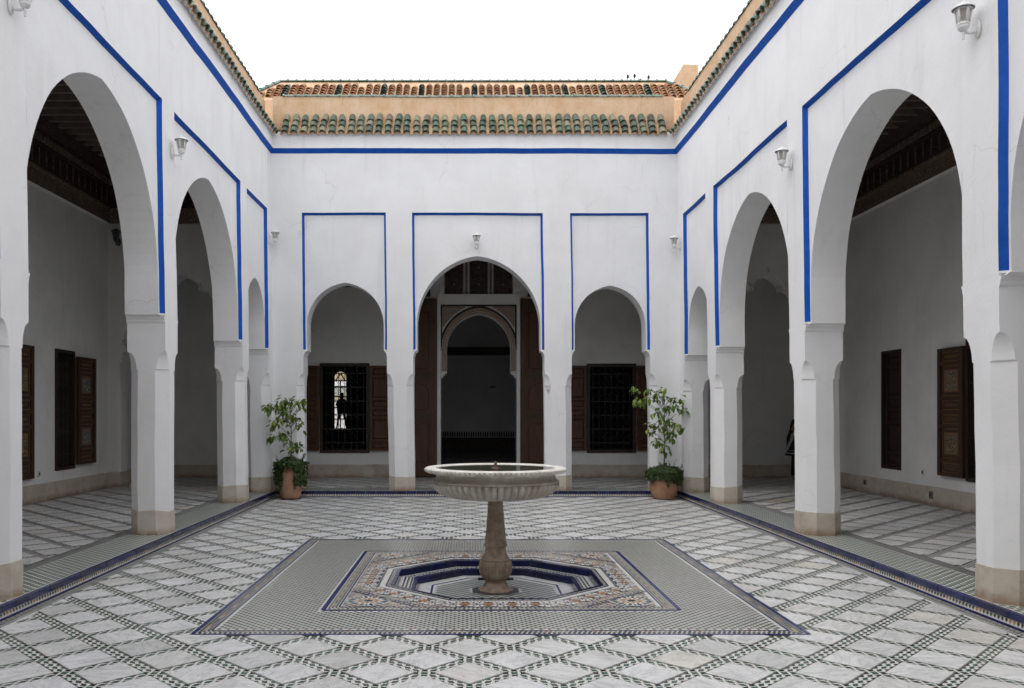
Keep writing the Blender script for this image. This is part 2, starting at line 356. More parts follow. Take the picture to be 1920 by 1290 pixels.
# ------------------------------------------------------------------ walls: (u along, v into the gallery, z)
YB, TH, ZF = 16.2, 0.46, 0.12
def XL(y): return -3.64-0.0065*(y-7)
def XR(y): return 4.07-0.0055*(y-7)
PL = lambda u, v, z: (XL(u)-v, u, z)
PR = lambda u, v, z: (XR(u)+v, u, z)
PB = lambda u, v, z: (u, YB+v, z)
PF = lambda u, v, z: (u, -0.9-v, z)
ZIG, ZSG, ZTG, ZC = 2.78, 3.26, 5.40, 6.52     # impost, springing, frame top, cornice
D, FW, JM = 0.055, 0.040, 0.065
def curve_r(th, a, e):
    Rr = a+e; c = abs(math.cos(th))
    return -e*c + math.sqrt(max(Rr*Rr - e*e*(1-c*c), 0))
def rect(mb, P, u0, u1, z0, z1, v, st=0.3, m=0):
    nu = max(1, int((u1-u0)/st+0.5)); nz = max(1, int((z1-z0)/st+0.5))
    for i in range(nu):
        for j in range(nz):
            a, b = u0+(u1-u0)*i/nu, u0+(u1-u0)*(i+1)/nu; c, d = z0+(z1-z0)*j/nz, z0+(z1-z0)*(j+1)/nz
            mb.poly([P(a,v,c), P(b,v,c), P(b,v,d), P(a,v,d)], m)
def arch_angles(x0, x1, zt, cx, zs, n=40):
    ang = [PI*k/n for k in range(n+1)]
    for x in (x0, x1): ang.append(math.atan2(zt-zs, x-cx))
    return sorted(ang)
def arch_plate(mb, P, x0, x1, z0, zt, cx, a, zs, v, m=0, nr=3, e=0.12):
    """wall plate with an arch opening: straight jambs from z0 to zs, pointed arch above"""
    e *= a
    if cx-a-x0 > 1e-4: rect(mb, P, x0, cx-a, z0, zs, v, 0.3, m)
    if x1-cx-a > 1e-4: rect(mb, P, cx+a, x1, z0, zs, v, 0.3, m)
    ang = arch_angles(x0, x1, zt, cx, zs); pts = []
    for th in ang:
        c, s_ = math.cos(th), math.sin(th); r = curve_r(th, a, e); t = 1e9
        if c > 1e-6: t = min(t, (x1-cx)/c)
        if c < -1e-6: t = min(t, (x0-cx)/c)
        if s_ > 1e-6: t = min(t, (zt-zs)/s_)
        pts.append([(cx+(r+(t-r)*k/nr)*c, zs+(r+(t-r)*k/nr)*s_) for k in range(nr+1)])
    for i in range(len(pts)-1):
        for k in range(nr):
            q = [pts[i][k], pts[i][k+1], pts[i+1][k+1], pts[i+1][k]]
            mb.poly([P(u, v, z) for u, z in q], m)
def soffit(mb, P, z0, cx, a, zs, v0, v1, m=0, e=0.12, nv=3):
    e *= a
    line = [(cx+a, z0+(zs-z0)*k/2) for k in range(2)]
    line += [(cx+curve_r(PI*k/40, a, e)*math.cos(PI*k/40), zs+curve_r(PI*k/40, a, e)*math.sin(PI*k/40)) for k in range(41)]
    line += [(cx-a, zs-(zs-z0)*k/2) for k in range(1, 3)]
    for i in range(len(line)-1):
        for k in range(nv):
            va, vb = v0+(v1-v0)*k/nv, v0+(v1-v0)*(k+1)/nv
            (ua, za), (ub, zb) = line[i], line[i+1]
            mb.poly([P(ua,va,za), P(ub,va,zb), P(ub,vb,zb), P(ua,vb,za)], m, True)
def pillar_rings(P, u0, u1, v0, v1, c0=0.125, dz=0.0):
    def ring(c, z, g=0.0):
        a, b, s_, t = u0-g, u1+g, v0-g, v1+g
        c = max(c, 0.0005)
        return [P(u, v, z) for u, v in ((a+c,s_),(b-c,s_),(b,s_+c),(b,t-c),(b-c,t),(a+c,t),(a,t-c),(a,s_+c))]
    rs = [ring(c0, ZF+0.0)]
    for k in range(1, 8): rs.append(ring(c0+0.004*math.sin(k*2.1), ZF+(2.12+dz-ZF)*k/7.0))
    rs.append(ring(c0-0.014, 2.125+dz))
    for t in (0.3, 0.5, 0.65, 0.78, 0.88, 0.95, 1.0):
        rs.append(ring((c0-0.014)*math.sqrt(max(1-t*t, 0)), 2.125+dz+0.215*t))
    for z in (2.45, 2.55, 2.65, ZIG+0.004): rs.append(ring(0, z+dz))
    return rs, ring

def build_arcade(name, label, P, piers, dx_sign, ua, ub, tile_range, dz=0.0):
    ZI, ZS, ZT = ZIG+dz, ZSG+dz*1.5, ZTG+dz
    loc = P((ua+ub)/2, TH/2, 0)
    root = thing(name, label, 'wall', loc)
    wall, trim, corn = MB(), None, MB()
    bays = [(piers[k][1], piers[k+1][0]) for k in range(len(piers)-1)]
    for k, (a, b) in enumerate(piers):
        rect(wall, P, a, b, ZI, ZT, 0)
    for (u0, u1) in bays:
        cx, a = (u0+u1)/2, (u1-u0)/2-JM
        arch_plate(wall, P, u0+FW, u1-FW, ZI, ZT-FW, cx, a, ZS, D)
        arch_plate(wall, P, u0, u1, ZI, ZT, cx, a, ZS, TH)
        soffit(wall, P, ZI, cx, a, ZS, D, TH)
        tr = MB(); n = 30; wob = lambda a_, b_: 0.007*noise.noise((a_*1.9, b_*7.7, 4.2))+0.003*noise.noise((a_*9, b_*3, 1.2))
        for k in range(n):     # splayed reveal painted blue
            za, zb = ZI+0.02+(ZT-ZI-0.02)*k/n, ZI+0.02+(ZT-ZI-0.02)*(k+1)/n
            zc = lambda z: min(z, ZT-FW)
            tr.poly([P(u0-0.002+wob(za,u0),0,za), P(u0-0.002+wob(zb,u0),0,zb), P(u0+FW,D,zc(zb)), P(u0+FW,D,zc(za))])
            tr.poly([P(u1+0.002+wob(zb,u1),0,zb), P(u1+0.002+wob(za,u1),0,za), P(u1-FW,D,zc(za)), P(u1-FW,D,zc(zb))])
            xa, xb = u0+(u1-u0)*k/n, u0+(u1-u0)*(k+1)/n
            cl = lambda x: min(max(x, u0+FW), u1-FW)
            tr.poly([P(xa,0,ZT+wob(xa,ZT)), P(xb,0,ZT+wob(xb,ZT)), P(cl(xb),D,ZT-FW), P(cl(xa),D,ZT-FW)])
        part('blue_frame', tr, BLUE, root, warp)
        for uu, s_ in ((u0, 1), (u1, -1)):      # the foot of the reveal above each impost
            wall.poly([P(uu,0,ZI), P(uu,0,ZI+0.02), P(uu+s_*FW,D,ZI+0.02), P(uu+s_*FW,D,ZI)])
    rect(wall, P, ua, ub, ZT, ZC, 0); rect(wall, P, ua, ub, ZT, 6.6, TH)
    for k, (a, b) in enumerate(piers): rect(wall, P, a, b, ZI, ZT, TH)
    n = int((ub-ua)/0.3)
    for k in range(n):
        a, b = ua+(ub-ua)*k/n, ua+(ub-ua)*(k+1)/n
        corn.poly([P(a,0,ZC), P(b,0,ZC), P(b,-0.06,ZC+0.085), P(a,-0.06,ZC+0.085)])
        wall.poly([P(a,-0.06,ZC+0.085), P(b,-0.06,ZC+0.085), P(b,-0.06,ZC+0.108), P(a,-0.06,ZC+0.108)])
        wall.poly([P(a,-0.06,ZC+0.108), P(b,-0.06,ZC+0.108), P(b,-0.035,ZC+0.112), P(a,-0.035,ZC+0.112)])
    rect(wall, P, ua, ub, ZC+0.112, 6.925, -0.035)
    part('blue_cornice', corn, BLUE, root, warp)
    # parapet above the eaves
    part('wall_body', wall, WHITE, root, warp)
    par = MB(); rect(par, P, ua, ub, 7.05, 7.68, 0.20, 0.4); rect(par, P, ua, ub, 6.5, 7.68, TH, 0.4)
    for k in range(n):
        a, b = ua+(ub-ua)*k/n, ua+(ub-ua)*(k+1)/n
        par.poly([P(a,0.2,7.68), P(b,0.2,7.68), P(b,TH,7.68), P(a,TH,7.68)])
    part('parapet', par, OCHRE, root, warp)
    for (a, b) in piers:
        rs, ring = pillar_rings(P, a, b, 0.0, TH, 0.125, dz)
        pb = MB(); pb.loft(rs, 0)
        im = MB()                                # impost: a small cavetto under the arch
        def r4(g, z, f): return [P(u, v, z) for u, v in ((a-g, f), (b+g, f), (b+g, TH+0.004), (a-g, TH+0.004))]
        im.loft([r4(0.0, 2.68+dz, 0.0), r4(0.012, 2.70+dz, 0.0015), r4(0.014, 2.722+dz, 0.0015), r4(0.027, 2.745+dz, 0.0015), r4(0.030, 2.760+dz, 0.002), r4(0.034, 2.764+dz, 0.030), r4(JM+0.004, ZI+0.002, 0.040)], 0)
        po = part('pillar', pb, WHITE, root, warp)
        part('impost', im, WHITE, po, warp)
        du = MB(); du.loft([ring(0.125, ZF-0.02, 0.006), ring(0.125, 0.30, 0.0062), ring(0.125, 0.398, 0.005), ring(0.125, 0.402, -0.002)], 0)
        part('plinth', du, DADO, po, lambda p: warp(p)+Vector((0, 0, 0.035*noise.noise((p[0]*4.3, p[1]*4.3, 7)) if p[2] > 0.35 else 0)))
    # eaves
    e0, e1 = tile_range
    P0, P1 = Vector(P(0, -0.115, 6.872)), Vector(P(0, 0.215, 7.30))
    es = (P1-P0).normalized(); L = (P1-P0).length
    bed = MB(); pitch = 0.18; nper = int(round((e1-e0)/pitch)); pitch = (e1-e0)/nper; ns = 8
    vec = lambda u, s_, h: tuple(Vector(warp(P(u, -0.115, 6.872))) + (Vector(P(u, 0.215, 7.30))-Vector(P(u, -0.115, 6.872))).normalized()*s_ + nrm*h)
    eu = Vector(P(1, 0, 0))-Vector(P(0, 0, 0)); eu.normalize()
    nrm = es.cross(eu).normalized()
    if nrm.z < 0: nrm = -nrm
    pts = [(e0+pitch*k/ns, 0.024*math.cos(2*PI*(k/ns-0.5))) for k in range(nper*ns+1)]
    for (ua_, ha), (ub_, hb) in zip(pts[:-1], pts[1:]):
        bed.poly([vec(ua_, 0.0, ha), vec(ub_, 0.0, hb), vec(ub_, L, hb), vec(ua_, L, ha)], 0, True)
        bed.poly([vec(ua_, 0.0, ha-0.02), vec(ub_, 0.0, hb-0.02), vec(ub_, 0.0, hb), vec(ua_, 0.0, ha)], 0)
        bed.poly([vec(ua_, 0.0, ha-0.02), vec(ub_, 0.0, hb-0.02), vec(ub_, 0.27, hb-0.02), vec(ua_, 0.27, ha-0.02)], 1, True)
    part('mortar_bed', bed, [MORTAR, WHITE], root)
    ex = eu if (eu.cross(es)).dot(nrm) > 0 else -eu
    for k in range(nper):
        for row in range(3):
            u = e0+pitch*(k+0.5)+R.uniform(-0.009, 0.009)
            p = Vector(vec(u, 0.0, 0.0)) + es*(row*0.165-0.015+R.uniform(-0.014, 0.014)) + nrm*(0.010+0.006*row)
            mw = Matrix.Translation(p) @ Matrix((ex, es, nrm)).transposed().to_4x4() @ Matrix.Rotation(R.uniform(-0.10, 0.10), 4, 'Z') @ Matrix.Rotation(R.uniform(-0.10, -0.04), 4, 'X') @ Matrix.Scale(R.uniform(0.93, 1.05), 4)
            place('eaves_tile', EAVE_ME, mw, root)
    ncp = int((e1-e0)/0.215)
    for k in range(ncp):
        u = e0+(e1-e0)*(k+0.5)/ncp
        p = Vector(warp(P(u, 0.23, 7.672)))
        mw = Matrix.Translation(p) @ Matrix((eu, eu.cross(Vector((0,0,1)))*-1, Vector((0,0,1)))).transposed().to_4x4() @ Matrix.Rotation(R.uniform(-0.03, 0.03), 4, 'Z')
        place('coping_tile', COPE_ME, mw, root)
    return root
def half_pipe(L, r0, r1, t, n=6):
    """cover tile: y runs up the slope from its wide lower end"""
    mb = MB(); O0, O1, I0, I1 = [], [], [], []
    for k in range(n+1):
        a = PI*k/n; c, s_ = math.cos(a), math.sin(a)
        O0.append((r0*c, 0, r0*s_)); O1.append((r1*c, L, r1*s_)); I0.append(((r0-t)*c, 0, (r0-t)*s_)); I1.append(((r1-t)*c, L, (r1-t)*s_))
    for k in range(n):
        mb.poly([O0[k], O1[k], O1[k+1], O0[k+1]], 0, True); mb.poly([O0[k], O0[k+1], I0[k+1], I0[k]], 0)
        mb.poly([I0[k], I0[k+1], I1[k+1], I1[k]], 0, True); mb.poly([O1[k], I1[k], I1[k+1], O1[k+1]], 0)
    return mb
EAVE_ME = half_pipe(0.215, 0.071, 0.056, 0.012).mesh('eaves_tile', GTILE)
ROOF_ME = half_pipe(0.30, 0.070, 0.046, 0.014, 5).mesh('roof_tile', TTILE)
ROOFD_ME = half_pipe(0.30, 0.070, 0.046, 0.014, 5).mesh('roof_tile', DTILE)
def cope():
    mb = MB(); n = 6
    rs = []
    for x, r in ((-0.112, 0.068), (-0.080, 0.068), (-0.078, 0.052), (0.100, 0.048)):
        rs.append([(x, r*math.cos(PI*k/n), r*0.9*math.sin(PI*k/n)) for k in range(n+1)])
    mb.loft(rs, 0, False, caps=False, closed=False)
    for r in (rs[0], rs[-1]): mb.poly(r)
    return mb
COPE_ME = cope().mesh('coping_tile', CTILE)

PIERS_L = [(-0.9, -0.4), (2.95, 3.38), (6.64, 7.07), (10.33, 10.77), (13.99, 14.41), (15.85, 16.45)]
PIERS_R = [(-0.9, -0.4), (2.80, 3.26), (6.52, 6.995), (10.25, 10.73), (13.87, 14.33), (15.80, 16.45)]
def pxX(px, y=YB): return (px-877)/1600*y
PIERS_B = [(-3.98, pxX(569)), (pxX(726.5), pxX(775.5)), (pxX(1021.5), pxX(1072.5)), (pxX(1220), 4.30)]
PIERS_F = [(-3.58, -3.0), (-1.5, -1.05), (1.5, 1.95), (3.5, 4.1)]
left = build_arcade('arcade_wall', 'white arcade wall with blue framed arches along the left side of the courtyard', PL, PIERS_L, 1, -0.9, YB+0.46, (9.4, 16.15))
right = build_arcade('arcade_wall', 'white arcade wall with blue framed arches along the right side of the courtyard', PR, PIERS_R, -1, -0.9, YB+0.46, (9.4, 16.15), -0.115)
back = build_arcade('arcade_wall', 'white end wall with three blue framed arches behind the fountain', PB, PIERS_B, 1, -3.70, 4.02, (-3.50, 3.82))
# the court's fourth side, behind the photographer
front = thing('arcade_wall', 'plain white wall closing the courtyard behind the viewer', 'wall', (0.2, -1.1, 0))
fb = MB(); ZS, ZT = ZSG, ZTG
for k in range(3):
    u0, u1 = PIERS_F[k][1], PIERS_F[k+1][0]
    arch_plate(fb, PF, u0, u1, ZF, ZT, (u0+u1)/2, (u1-u0)/2-0.05, ZS, 0); soffit(fb, PF, ZF, (u0+u1)/2, (u1-u0)/2-0.05, ZS, 0, TH)
for a, b in PIERS_F: rect(fb, PF, a, b, ZF, ZT, 0)
rect(fb, PF, -3.6, 4.1, ZT, 7.6, 0, 0.6)
part('wall_body', fb, WHITE, front)

# ------------------------------------------------------------------ ground, floors, kerb
gm = MB(); gm.poly([(-1500,-1500,-0.6),(1500,-1500,-0.6),(1500,1500,-0.6),(-1500,1500,-0.6)])
part('ground', gm, EARTH, kind='structure')

def clip(poly, halfs):
    for (nx, ny, c) in halfs:          # keep nx*x+ny*y <= c
        outp = []
        for i in range(len(poly)):
            a, b = poly[i], poly[(i+1) % len(poly)]
            da, db = nx*a[0]+ny*a[1]-c, nx*b[0]+ny*b[1]-c
            if da <= 0: outp.append(a)
            if (da < 0 < db) or (db < 0 < da):
                t = da/(da-db); outp.append((a[0]+(b[0]-a[0])*t, a[1]+(b[1]-a[1])*t))
        poly = outp
        if len(poly) < 3: return []
    return poly
def area(p): return abs(sum(p[i][0]*p[(i+1)%len(p)][1]-p[(i+1)%len(p)][0]*p[i][1] for i in range(len(p))))/2
def line_half(p, q, inside):
    nx, ny = -(q[1]-p[1]), q[0]-p[0]; c = nx*p[0]+ny*p[1]
    if nx*inside[0]+ny*inside[1] > c: nx, ny, c = -nx, -ny, -c
    return (nx, ny, c)
def inside(p, halfs): return all(nx*p[0]+ny*p[1] <= c for nx, ny, c in halfs)
def slab(poly, z, h=0.007, m=0, mb=None):
    """a tile with softened edges: joint walls, a chamfer and a top"""
    mb = mb or MB(); n = len(poly)
    cx, cy = sum(p[0] for p in poly)/n, sum(p[1] for p in poly)/n
    ins = []
    for x, y in poly:
        d = math.hypot(x-cx, y-cy) or 1; k = max(0.0, 1-0.0035/d); ins.append((cx+(x-cx)*k, cy+(y-cy)*k))
    v = [(x,y,z) for x,y in poly]+[(x,y,z+h-0.0015) for x,y in poly]+[(x,y,z+h) for x,y in ins]
    fs = [tuple(2*n+k for k in range(n))]
    for k in range(n):
        j = (k+1)%n; fs += [(k,j,n+j,n+k), (n+k,n+j,2*n+j,2*n+k)]
    mb.faces(v, fs, m); return mb
def project(x, y, z):
    return 877+1600*x/y, 774-(z-1.6)*1600/y
def grid_floor(parent, halfs, ox, oy, Sx, Sy, kw, z, mat, bounds, strips, exclude=None, limit=300):
    """marble lozenges in a lattice of mosaic strips; the largest in view are pieces of their own"""
    hx, hy = Sx/2*(1-kw), Sy/2*(1-kw); tiles = []
    i0, i1 = int((bounds[0]-ox)/(Sx/2))-1, int((bounds[1]-ox)/(Sx/2))+2
    j0, j1 = int((bounds[2]-oy)/(Sy/2))-1, int((bounds[3]-oy)/(Sy/2))+2
    full = slab([(-hx,0),(0,-hy),(hx,0),(0,hy)], 0).mesh('marble_tile', mat)
    st = MB()
    for i in range(i0, i1+1):
        for j in range(j0, j1+1):
            x, y = ox+Sx/2*i, oy+Sy/2*j
            if (i+j) % 2:
                dia = [(x-hx,y),(x,y-hy),(x+hx,y),(x,y+hy)]
                p = clip(dia, halfs)
                if not p: continue
                if exclude:
                    best = []
                    for h in exclude:
                        q = clip(p, [(-h[0], -h[1], -h[2])])
                        if q and area(q) > (area(best) if best else 0): best = q
                    p = best
                if not p or area(p) < 0.004: continue
                tiles.append((x, y, p, area(p) > area(dia)*0.999))
            else:
                for sy in (1, -1):
                    strips(st, (x, y), (x+Sx/2, y+sy*Sy/2), sy, z, halfs, exclude)
    def vis(t):
        if t[1] < 2: return False
        a, b = project(t[0], t[1], z); return -40 < a < 1960 and b < 1320
    shown = sorted([t for t in tiles if vis(t)], key=lambda t: t[0]**2+t[1]**2)
    own = set(id(t) for t in shown[:limit]); rest = MB()
    for t in tiles:
        jz = R.uniform(-0.0007, 0.0007)
        if id(t) in own:
            if t[3]: place('marble_tile', full, Matrix.Translation((t[0], t[1], z+jz)), parent)
            else: part('marble_tile', slab(t[2], z+jz), mat, parent)
        else: slab(t[2], z+jz, mb=rest)
    if rest.v: part('marble_tiles', rest, mat, parent, kind='stuff')
    return st
def ok_pt(p, halfs, exclude):
    return inside(p, halfs) and not (exclude and inside(p, exclude))
def flat(mb, pts, z, m): mb.poly([(x, y, z) for x, y in pts], m)
def green_strip(mb, a, b, sy, z, halfs, exclude, w=0.093, n=5):
    ax, ay = a; dx, dy = b[0]-ax, b[1]-ay; L = math.hypot(dx, dy); dx, dy = dx/L, dy/L; px, py = -dy, dx
    q = lambda s, t: (ax+dx*s+px*t, ay+dy*s+py*t); zz = z+0.003
    def put(pts, m):
        c = (sum(p[0] for p in pts)/len(pts), sum(p[1] for p in pts)/len(pts))
        if ok_pt(c, halfs, exclude): flat(mb, pts, zz, m)
    h = w/2; p = L/n; star = lambda c, al, ac, g: [q(c-al,0), q(c-al*g,-ac*g), q(c,-ac), q(c+al*g,-ac*g), q(c+al,0), q(c+al*g,ac*g), q(c,ac), q(c-al*g,ac*g)]
    if sy == 1: put(star(0, 0.030, 0.030, 0.40), 1)
    for k in range(n):
        if k: put(star(p*k, p*0.47, h*0.40, 0.42), 1 if R.random() < 0.55 else 0)
        e = p*(k+0.5); m = 0 if R.random() < 0.7 else 1
        for sg in (1, -1):
            put([q(e-p*0.40, sg*h*0.93), q(e+p*0.40, sg*h*0.93), q(e, sg*h*0.40)], m)
            if k: put([q(p*k-p*0.12, sg*h*0.93), q(p*k+p*0.12, sg*h*0.93), q(p*k, sg*h*0.70)], 0)
def gallery_strip(thick_sign):
    def f(mb, a, b, sy, z, halfs, exclude):
        ax, ay = a; dx, dy = b[0]-ax, b[1]-ay; L = math.hypot(dx, dy); dx, dy = dx/L, dy/L; px, py = -dy, dx
        q = lambda s, t: (ax+dx*s+px*t, ay+dy*s+py*t); zz = z+0.003
        def put(pts, m):
            c = (sum(p[0] for p in pts)/len(pts), sum(p[1] for p in pts)/len(pts))
            if ok_pt(c, halfs, exclude): flat(mb, pts, zz, m)
        if sy == thick_sign:
            for t in (-0.034, 0.0, 0.034):
                for k in range(4):
                    put([q(L*k/4, t-0.0062), q(L*(k+1)/4, t-0.0062), q(L*(k+1)/4, t+0.0062), q(L*k/4, t+0.0062)], 2)
        else:
            n = 6
            for k in range(n):
                c = 0.05+(L-0.10)*(k+0.5)/n; r = (L-0.1)/n*0.46
                put([q(c-r,-0.030), q(c+r*0.6,-0.040), q(c+r,0.030), q(c-r*0.6,0.040)], 0)
    return f
FLOORM = [Z_BLACK, Z_GREEN, Z_PURPLE, Z_WHITE, Z_BLUE, Z_ORANGE, Z_TAN]

# kerb lines
def kl(y): return XL(y)+0.0145+0.030
def kr(y): return XR(y)+0.0145-0.030
KB = YB-0.03
CARP = (-2.0, 2.475, 6.12, 10.76)             # mosaic carpet
OC, OY = 0.27, 8.28                            # fountain axis
def octo(a, z=None):
    r = a/math.cos(PI/8)
    return [(OC+r*math.cos(PI/8+PI/4*k), OY+r*math.sin(PI/8+PI/4*k)) for k in range(8)]
court = MB()
x0, x1, y0, y1 = CARP
for (a, b, c, d) in ((-4.4, 4.8, -1.3, y0), (-4.4, 4.8, y1, YB+0.1), (-4.4, x0, y0, y1), (x1, 4.8, y0, y1)):
    court.poly([(a,c,0),(b,c,0),(b,d,0),(a,d,0)])
courto = part('courtyard_floor', court, GROUT, kind='structure')
BW = 0.125
ch = [line_half((kl(0)+BW, 0), (kl(16)+BW, 16), (0, 8)), line_half((kr(0)-BW, 0), (kr(16)-BW, 16), (0, 8)), (0, 1, KB-0.08), (0, -1, 0.9)]
ex = [(1, 0, x1+0.0), (-1, 0, -x0+0.0), (0, 1, y1), (0, -1, -y0)]
st = grid_floor(courto, ch, 0.287, 5.805, 0.553, 0.565, 0.242, 0.0, MARBLE, (-3.6, 4.1, -0.9, 16.2), green_strip, ex)
# border lines along the kerb
def border(mb, A, B, rows, z, skip=None):
    """rows: (offset0, offset1, kind, material[s]) measured to the left of A->B"""
    ax, ay = A; dx, dy = B[0]-ax, B[1]-ay; L = math.hypot(dx, dy); dx, dy = dx/L, dy/L; px, py = -dy, dx
    q = lambda s, t: (ax+dx*s+px*t, ay+dy*s+py*t)
    for (t0, t1, kind, ms, per) in rows:
        if kind == 'line':
            n = max(1, int(L/0.25))
            for k in range(n): flat(mb, [q(L*k/n,t0), q(L*(k+1)/n,t0), q(L*(k+1)/n,t1), q(L*k/n,t1)], z, ms[0])
        else:
            n = max(1, int(L/per)); p = L/n; tm = (t0+t1)/2
            for k in range(n):
                s_ = p*k; m = ms[k % len(ms)]
                if kind == 'loz': pts = [q(s_, tm), q(s_+p/2, t0), q(s_+p, tm), q(s_+p/2, t1)]
                elif kind == 'tri': pts = [q(s_, t0), q(s_+p*0.9, t0), q(s_+p*0.45, t1)]
                else: pts = [q(s_, t0), q(s_+p*0.55, t0), q(s_+p*0.55, t1), q(s_, t1)]
                flat(mb, pts, z+0.001, m)
brow = [(0.0, 0.022, 'line', [4], 0), (0.030, 0.052, 'sq', [0, 6], 0.034), (0.058, 0.064, 'line', [0], 0), (0.072, 0.092, 'sq', [0, 0], 0.040), (0.106, 0.117, 'line', [0], 0)]
border(st, (kl(16.1), KB), (kl(0), 0), [(a, b, k, m, p) for a, b, k, m, p in brow], 0.003)
border(st, (kr(0), 0), (kr(16.1), KB), brow, 0.003)
border(st, (kr(16.1), KB), (kl(16.1), KB), brow[:3], 0.003)
part('mosaic_strips', st, FLOORM, courto, kind='stuff')

# carpet of zellige round the octagonal basin
cb = MB(); o8 = octo(0.955)
rc = [(x1,y1),(x0,y1),(x0,y0),(x1,y0)]
# octagon corner k at angles 22.5+45k; sides between corners
for k, (xa, ya) in enumerate(rc):
    p, q = o8[2*k], o8[(2*k+1) % 8]
    cb.poly([(xa,ya,0.0045),(p[0],p[1],0.0045),(q[0],q[1],0.0045)][::-1])
    nx = rc[(k+1) % 4]; r = o8[(2*k+2) % 8]
    cb.poly([(xa,ya,0.0045),(q[0],q[1],0.0045),(r[0],r[1],0.0045),(nx[0],nx[1],0.0045)])
carpet = part('mosaic_carpet', cb, Z_WHITE, kind='structure')
cm = MB()
def inset(r, d): return (r[0]+d, r[1]-d, r[2]+d, r[3]-d)
def rect_border(mb, r, rows, z):
    a, b, c, d = r
    for A, B in (((a,c),(b,c)), ((b,c),(b,d)), ((b,d),(a,d)), ((a,d),(a,c))):
        L = math.hypot(B[0]-A[0], B[1]-A[1]); ux, uy = (B[0]-A[0])/L, (B[1]-A[1])/L
        for row in rows:
            t = (row[0]+row[1])/2
            border(mb, (A[0]+ux*t, A[1]+uy*t), (B[0]-ux*t, B[1]-uy*t), [row], z)
ZC0 = 0.0075
rect_border(cm, CARP, [(0.0, 0.034, 'line', [4], 0), (0.042, 0.066, 'sq', [0, 2], 0.036), (0.068, 0.094, 'loz', [6, 6, 6, 0, 2, 0, 2, 0, 5, 5], 0.036),
                       (0.096, 0.112, 'sq', [0, 2], 0.036), (0.118, 0.134, 'line', [4], 0)], ZC0)
INNER_R = (-1.19, 1.735, 6.87, 9.85)
rect_border(cm, INNER_R, [(0.0, 0.040, 'line', [4], 0), (0.050, 0.070, 'sq', [0, 6], 0.036), (0.074, 0.098, 'loz', [6, 6, 5, 0, 2, 0], 0.036), (0.102, 0.120, 'sq', [0, 2], 0.036), (0.128, 0.142, 'line', [4], 0)], ZC0)
fr = inset(CARP, 0.155); cell = 0.0320
irr = inset(INNER_R, -0.018)
ny_ = int((fr[3]-fr[2])/cell); nx_ = int((fr[1]-fr[0])/(2*cell))
for j in range(ny_):
    y = fr[2]+cell*(j+0.5)
    for i in range(nx_):
        x = fr[0]+2*cell*(i+0.25+0.5*(j % 2))
        if irr[0] < x < irr[1] and irr[2] < y < irr[3]: continue
        h = cell*0.68*R.uniform(0.90, 1.04); g = h*0.40
        cm.poly([(x-h,y,ZC0),(x-g,y-g,ZC0),(x,y-h,ZC0),(x+g,y-g,ZC0),(x+h,y,ZC0),(x+g,y+g,ZC0),(x,y+h,ZC0),(x-g,y+g,ZC0)], 0 if R.random() < 0.8 else (1 if R.random() < 0.6 else 2))
# ground mosaic of the rosette zone
ro = inset(INNER_R, 0.15); ap = 1.135
def in_oct(x, y, a):
    dx, dy = abs(x-OC), abs(y-OY); return max(dx, dy, (dx+dy)/math.sqrt(2)) < a
cell = 0.026
for j in range(int((ro[3]-ro[2])/cell)):
    y = ro[2]+cell*(j+0.5)
    for i in range(int((ro[1]-ro[0])/(2*cell))):
        x = ro[0]+2*cell*(i+0.25+0.5*(j % 2))
        if in_oct(x, y, ap): continue
        h = cell*0.62
        cm.poly([(x-h,y,ZC0),(x,y-h,ZC0),(x+h,y,ZC0),(x,y+h,ZC0)], R.choice([1, 5, 0, 4, 5, 6, 5, 6, 2]))
def rosette(mb, cx, cy, r, big, z):
    def kite(a, r0, r1, w, m, dz):
        c, s_ = math.cos(a), math.sin(a); rm = (r0+r1)/2
        mb.poly([(cx+r0*c, cy+r0*s_, z+dz), (cx+rm*c+w*s_, cy+rm*s_-w*c, z+dz), (cx+r1*c, cy+r1*s_, z+dz), (cx+rm*c-w*s_, cy+rm*s_+w*c, z+dz)], m)
    n = 12 if big else 8
    mb.poly([(cx+r*math.cos(2*PI*k/16), cy+r*math.sin(2*PI*k/16), z) for k in range(16)], 3)
    for k in range(n):
        a = 2*PI*k/n
        kite(a+PI/n, r*0.50, r*1.0, r*0.10, 4 if k % 2 or not big else 2, 0.001)
        kite(a, r*0.22, r*0.56, r*0.085, 5 if big else 2, 0.001)
        if big: kite(a, r*0.62, r*0.98, r*0.07, 1, 0.001)
    mb.poly([(cx+r*0.2*math.cos(2*PI*k/8), cy+r*0.2*math.sin(2*PI*k/8), z+0.0015) for k in range(8)], 0)
ZR = 0.0105
for k in range(8):
    a = PI/4*k; c, s_ = math.cos(a), math.sin(a); d = 1.195
    for t in range(-2, 3):
        x, y = OC+d*c-s_*t*0.196, OY+d*s_+c*t*0.196
        if not (ro[0] < x < ro[1] and ro[2] < y < ro[3]): continue
        rosette(cm, x, y, 0.092, False, ZR)
        for sg in (1,):
            xx, yy = OC+d*c-s_*(t+0.5)*0.196, OY+d*s_+c*(t+0.5)*0.196
            if t < 2:
                for q in range(8):
                    b = PI/4*q+0.2; cm.poly([(xx, yy, ZR+0.002), (xx+0.026*math.cos(b-0.34), yy+0.026*math.sin(b-0.34), ZR+0.002), (xx+0.062*math.cos(b), yy+0.062*math.sin(b), ZR+0.002), (xx+0.026*math.cos(b+0.34), yy+0.026*math.sin(b+0.34), ZR+0.002)], 5)
